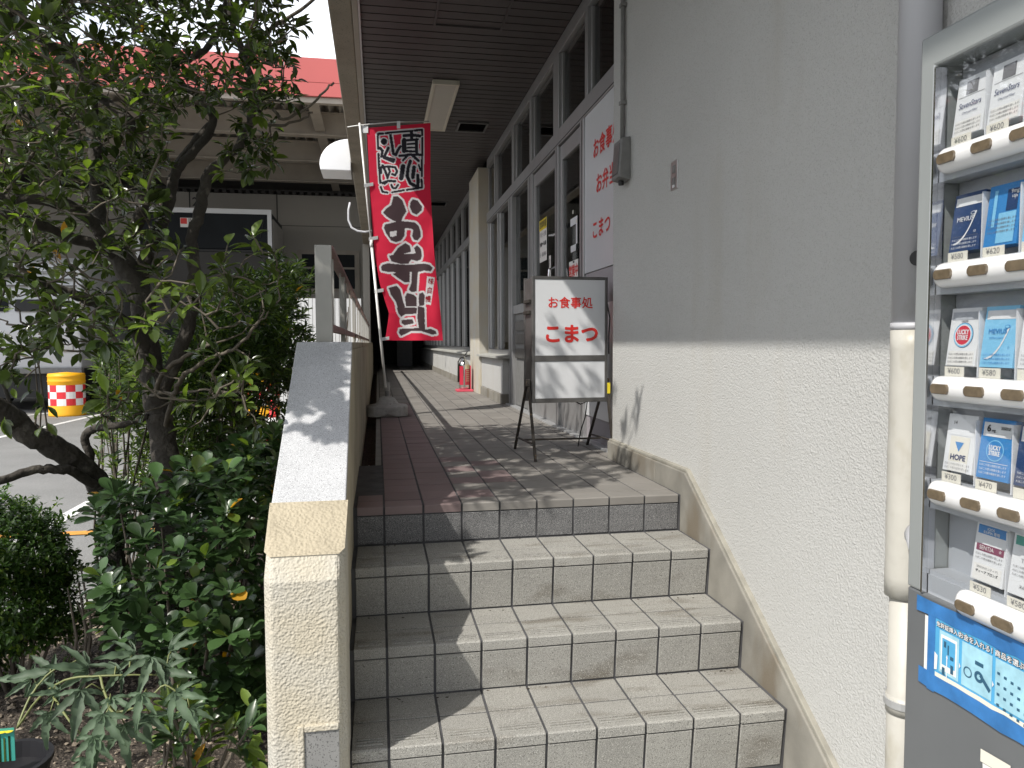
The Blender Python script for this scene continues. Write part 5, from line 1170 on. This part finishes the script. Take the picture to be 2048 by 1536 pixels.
# a few bright near sprigs
for (px, py, D, n) in ((245, 165, 2.6, 6), (90, 170, 2.5, 7), (120, 480, 2.45, 9), (185, 640, 2.3, 8), (110, 610, 2.35, 7), (265, 750, 2.25, 7), (320, 590, 2.3, 6), (400, 590, 2.3, 7), (300, 640, 2.25, 7), (480, 760, 2.3, 5), (530, 580, 2.5, 6), (360, 500, 2.5, 6), (455, 490, 2.5, 6), (505, 470, 2.5, 6), (215, 790, 2.35, 6)):
    p = at(px, py, D); whorl(p, (rnd.uniform(-.4, .4), -.5, .5), n, .075, .44, items, ['leaf', ('leaf_new', .62)], spread=(.8, 1.5))
    k = int(np.argmin(np.linalg.norm(arr-np.array(p), axis=1))); a = Vector(arr[k]); MB().tube([a, a.lerp(p, .5)+Vector((0, 0, -.03)), p], [.004, .0035, .0025], 5).build('twig', 'twig', tree)
items = [it for it in items if clear_of(it[0])]
fx = []
for c in tree.children:
    if c.type == 'MESH': c.data.transform(Matrix.Translation(-tree.location))
build_leaves(tree, items, 'ellip', 'leaf_mass', '', 295)

# ---- left tree: thick leaning limb coming in at lower left
LB = at(228, 1075, 3.35); LB.z = -.78
t2 = thing('leaning_tree', 'thick dark leaning trunk with short side limbs at far left edge', 'tree', tuple(LB))
for k, pts in enumerate(([(228, 1180, 3.35), (222, 1040, 3.33), (205, 978, 3.3), (164, 934, 3.2), (120, 900, 3.1), (61, 869, 3.0), (20, 835, 2.95), (-60, 790, 2.8)], [(215, 990, 3.3), (154, 946, 3.1), (110, 938, 3.0), (68, 941, 2.95), (0, 961, 2.85), (-60, 975, 2.8)], [(180, 950, 3.25), (178, 910, 3.25), (170, 868, 3.22), (200, 855, 3.2), (250, 848, 3.2), (297, 833, 3.22)], [(30, 838, 2.95), (-10, 700, 2.9), (10, 560, 2.85)])):
    tt = Tree(); w = ((.050, .045), (.024, .018), (.024, .016), (.010, .005))[k]
    P_ = A(pts)
    if k == 0: P_ = [LB]+P_[1:]
    out = tt.limb(P_, *w); MB().tube(out, tt.seg[0][1], 12).build('trunk' if k == 0 else 'limb', 'bark', t2, smooth=True)
for (px, py, px2, py2) in ((80, 865, 75, 700), (95, 862, 55, 640), (70, 868, 68, 700), (240, 0, 0, 0)):
    if px == 240: continue
    MB().tube([at(px, py, 3.0), at((px+px2)/2+6, (py+py2)/2, 2.95), at(px2, py2, 2.9)], [.0035, .003, .002], 5).build('shoot', 'twig', t2)
it2 = []
for _ in range(16): whorl(at(rnd.uniform(-20, 110), rnd.uniform(640, 860), rnd.uniform(2.7, 3.0)), (0, -.3, -.6), 3, .07, .4, it2, ['leaf', ('leaf_new', .15)])
for c in t2.children: c.data.transform(Matrix.Translation(-t2.location))
build_leaves(t2, it2, 'ellip', 'leaf_mass', '', 60)

# ---- hedge of rounded leaves
def shrub(name, lab, cat, baseloc, pts, ln, wr, shape, mats, nper, stemz, nst=10, stem='twig', spread=(.4, 1.3), nobj=280, upb=.3, outward=None):
    sh = thing(name, lab, cat, tuple(baseloc)); items = []; st_ = MB(); b = Vector(baseloc)
    for p in pts:
        d = (Vector(p)-(outward or (b+Vector((0, 0, .25))))).normalized()+Vector((0, 0, upb)); whorl(p, tuple(d), rnd.randint(*nper), ln, wr, items, mats, spread)
    for k in range(nst):
        q = Vector(rnd.choice(pts)); r_ = Vector((b.x+(q.x-b.x)*.25+rnd.uniform(-.05, .05), b.y+(q.y-b.y)*.25+rnd.uniform(-.05, .05), b.z)); mdd = r_.lerp(q, .5)+Vector((rnd.uniform(-.05, .05), rnd.uniform(-.05, .05), .04))
        st_.tube([r_, mdd, q], [.009, .006, .003], 6, cap=False)
    o = st_.build('stems', stem, sh, kind='stuff', smooth=True); o.data.transform(Matrix.Translation(-sh.location))
    items = [i_ for i_ in items if i_[0][0] < -.325 and i_[0][2] > -.8]
    build_leaves(sh, items, shape, 'leaf_mass', '', nobj); return sh
pts = []
while len(pts) < 640:
    p = Vector((rnd.uniform(-1.14, -.34), rnd.uniform(-.62, .85), rnd.uniform(-.72, .30))); px, py, D = topx(p)
    top = np.interp(px, [180, 300, 440, 520, 590], [960, 960, 900, 855, 840]); bot = np.interp(px, [180, 230, 300, 400, 600], [1230, 1280, 1300, 1400, 1500])
    q = abs((p.x+.73)/.42)**3+abs((p.y-.1)/.75)**3+abs((p.z+.2)/.55)**3
    if q < 1.15 and (q > .35 or rnd.random() < .25) and py > top and py < bot and px > 188+max(0, (1000-py))*.3: pts.append(p)
shrub('rounded_leaf_hedge', 'dense dark hedge of rounded leathery leaves pressed against the parapet', 'hedge', (-.70, .05, -.78), pts, .056, .66, 'obov', ['leaf_hedge', ('leaf_new', .03), ('leaf_old', .006)], (7, 11), .2, 24)
# narrow-leaved shrub behind, between trunk and parapet
pts = []
while len(pts) < 1500:
    p = at(rnd.uniform(360, 650), rnd.uniform(500, 900), rnd.uniform(3.5, 5.0)); px, py, D = topx(p)
    top = np.interp(px, [360, 400, 480, 560, 640, 660], [640, 600, 540, 505, 530, 600])+rnd.uniform(0, 26)
    if p.x < -.42 and py > top and not (py > 780 and rnd.random() < .66) and not (py < 640 and rnd.random() < .3): pts.append(p)
shrub('narrow_leaf_shrub', 'tall bushy shrub of narrow leaves behind the railing post', 'shrub', (-1.0, 1.4, -.78), pts, .062, .26, 'narrow', ['leaf_thin', ('leaf_new', .14), ('leaf_old', .003)], (6, 9), .2, 60, nobj=280)
pts = []
while len(pts) < 900:
    p = at(rnd.uniform(190, 470), rnd.uniform(640, 1000), rnd.uniform(3.5, 4.6)); px, py, D = topx(p)
    if py > 640+rnd.uniform(0, 60) and not (px < 260 and py > 860 and rnd.random() < .6): pts.append(p)
shrub('pale_bushy_shrub', 'lighter green bushy shrub seen behind the main trunk', 'shrub', (-1.45, 1.3, -.78), pts, .055, .34, 'narrow', ['leaf_thin', ('leaf_new', .35)], (5, 8), .2, 30, nobj=250)
pts = [at(rnd.uniform(692, 722), rnd.uniform(612, 668), rnd.uniform(5.6, 6.2)) for _ in range(9)]
shrub('spiky_sprig', 'dark spiky leaved plant poking up just outside the railing', 'plant', (-.45, 3.0, -.84), [p for p in pts], .17, .16, 'narrow', ['leaf_thin'], (4, 6), .2, 5, nobj=60)
# small-leaved bush at left
pts = []; cc = at(5, 1150, 3.0)
while len(pts) < 3000:
    u = Vector((rnd.gauss(0, 1), rnd.gauss(0, 1), rnd.gauss(0, 1))).normalized(); r_ = rnd.uniform(.55, 1)**.6*rnd.uniform(.85, 1.12); r_ *= 1+.16*math.sin(5*u.x+3*u.z)+.12*math.sin(9*u.z+4*u.y)+rnd.uniform(-.08, .10); pts.append(cc+Vector((u.x*.29*r_, u.y*.33*r_, u.z*(.31 if u.z > 0 else .37)*r_)))
shrub('small_leaf_bush', 'rounded bush of tiny leaves bright on top at the left edge', 'bush', (cc.x, cc.y, -.78), pts, .025, .52, 'small', ['leaf_small', ('leaf_new', .10)], (6, 9), .2, 14, nobj=280, outward=cc)
# thin weed beside the kerb
pts = [at(140+rnd.uniform(-22, 22), 1130+k*9, 2.9+rnd.uniform(-.03, .03)) for k in range(22)]
shrub('spindly_weed', 'spindly upright weed with sparse leaves in front of the kerb', 'weed', (at(150, 1290, 2.9).x, at(150, 1290, 2.9).y, -.78), pts, .030, .35, 'narrow', ['leaf_thin'], (2, 3), .2, 4, nobj=60)
# lobed-leaf trailing plant
def lobed(par, c, nrm, heading, size, m='leaf_palm', nl=5):
    Fm = frame(heading, nrm); v = []; f = []
    for k in range(nl):
        a = (k-(nl-1)/2)*(.78 if nl == 5 else .8); L_ = size*(1-.22*abs(k-(nl-1)/2)+rnd.uniform(-.06, .06)); w = L_*.115; ns = 9; b = len(v)
        ca_, sa = math.cos(a), math.sin(a)
        for i in range(ns):
            t_ = i/(ns-1); ww = w*(math.sin(math.pi*(t_**.8))**.8+.10)*(1+(.22 if i % 2 else -.12))*(1-t_*.15) if i < ns-1 else .0006
            z_ = -.42*L_*t_*t_+.02*L_*math.sin(i*1.7)
            for s_, e in ((-1, .010), (0, 0), (1, .010)):
                x, y_ = s_*ww, t_*L_; v.append((x*ca_+y_*sa, -x*sa+y_*ca_, z_+e*(abs(s_))))
        f += [(b+3*i+q, b+3*i+q+1, b+3*i+q+4, b+3*i+q+3) for i in range(ns-1) for q in (0, 1)]
    V_ = np.array(v) @ Fm.T+np.array(c); mesh_obj('lobed_leaf', V_, f, m, par, smooth=True)
lp = thing('lobed_leaf_plant', 'sprawling plant of grey green lobed leaves on long stalks at lower left', 'plant', tuple(at(35, 1450, 2.0)))
base = at(35, 1455, 2.0)
leaves = [(300, 1320, 1.98, .115, (0, -.5, -.2)), (160, 1385, 1.88, .120, (.1, -.6, -.5)), (285, 1390, 1.86, .09, (-.1, -.5, -.6)), (355, 1385, 1.84, .115, (.35, -.5, -.5)), (210, 1430, 1.82, .13, (-.15, -.5, -.7)), (115, 1385, 1.95, .07, (-.5, -.4, .2)), (100, 1425, 1.9, .10, (-.1, -.4, -.9)), (105, 1345, 2.1, .12, (-.6, -.2, .1)), (235, 1345, 2.0, .10, (-.4, -.5, .2)), (190, 1475, 1.8, .10, (-.1, -.5, -.8)), (250, 1450, 1.9, .12, (.1, -.4, -.8)), (330, 1345, 2.0, .10, (.6, -.4, .1)), (170, 1340, 2.05, .12, (-.3, -.4, .3)), (265, 1310, 2.1, .10, (-.4, -.4, .2)), (175, 1520, 1.8, .09, (-.1, -.5, -.5)), (380, 1420, 1.9, .09, (.3, -.4, -.5)), (345, 1300, 2.05, .10, (.4, -.3, .3)), (60, 1360, 2.15, .10, (-.6, -.2, .2)), (225, 1400, 1.9, .09, (.2, -.6, -.3)), (300, 1430, 1.95, .11, (.0, -.4, -.7))]
STN = []
for P_ in ([(35, 1455, 2.0), (75, 1400, 1.97), (130, 1360, 1.95), (200, 1352, 1.95), (270, 1350, 1.97), (330, 1350, 2.0)], [(35, 1455, 2.0), (60, 1395, 2.05), (100, 1345, 2.08), (145, 1325, 2.1)], [(200, 1352, 1.95), (215, 1400, 1.9), (230, 1425, 1.86), (290, 1405, 1.88), (330, 1370, 1.9), (370, 1400, 1.9)], [(100, 1380, 1.96), (130, 1430, 1.88), (180, 1490, 1.82)]):
    tt = Tree(); out = tt.limb(A(P_), .0042, .0024, wob=.001); STN += out; MB().tube(out, tt.seg[0][1], 7).build('stem', 'stalk', lp, smooth=True)
for (px, py, D, sz, hd_) in leaves:
    c = at(px, py, D); lobed(lp, c, (rnd.uniform(-.4, .4), -.75, .6), hd_, sz*.88)
    q = min(STN, key=lambda w_: (w_-c).length); MB().tube([q, q.lerp(c, .5)+Vector((0, 0, .02)), c], [.0020, .0018, .0015], 6).build('stalk', 'stalk', lp, smooth=True)
for c in lp.children: c.data.transform(Matrix.Translation(-lp.location))
# glossy low plants at the foot of the pier
pts = [at(rnd.uniform(330, 560), rnd.uniform(1400, 1540), rnd.uniform(1.95, 2.25)) for _ in range(34)]
pts = [p for p in pts if p.z > -.76 and p.x < -.35]
shrub('glossy_seedlings', 'low bright glossy seedlings on the soil beside the end pier', 'plant', (-.55, -.75, -.77), pts, .062, .40, 'ellip', ['leaf_hedge', ('leaf_new', .35), ('leaf_old', .02)], (5, 8), .1, 16, nobj=200)
# cut timber post
MB().box(-.865, -.815, .18, .24, -.80, -.42).build('timber_post', 'black'); tag(bpy.data.objects['timber_post'], 'short square black stake standing under the hedge beside the trunk', 'post')
# pot with picture tag
pc = at(10, 1530, 1.9); pt_ = P0('nursery_pot', 'black nursery pot with a colourful picture tag at the bottom left corner', 'plant pot', (pc.x, pc.y, -.78))
MB().lathe([(0, -.78), (.07, -.78), (.10, pc.z-.0), (.108, pc.z), (.108, pc.z+.012), (.095, pc.z+.012), (.09, pc.z-.03), (0, pc.z-.03)], (pc.x, pc.y, 0), 28).build('pot_wall', 'pot', pt_, smooth=False)
a = at(0, 1500, 1.88)
MB().box(a.x-.05, a.x+.035, a.y-.002, a.y, a.z-.03, a.z+.055).build('tag_card', 'pk_teal', pt_)
for k in range(7): MB().box(a.x-.045+k*.011, a.x-.041+k*.011, a.y-.0035, a.y-.0022, a.z-.03, a.z+.03+rnd.uniform(0, .01)).build('printed_stem', 'leaf', pt_)
for k in range(6): MB().lathe([(0, 0), (.009, .001), (.009, .002), (0, .003)], (a.x-.045+k*.014, a.y-.004, a.z+.047), 10).build('printed_flower', 'yellow', pt_)
fix(pt_)
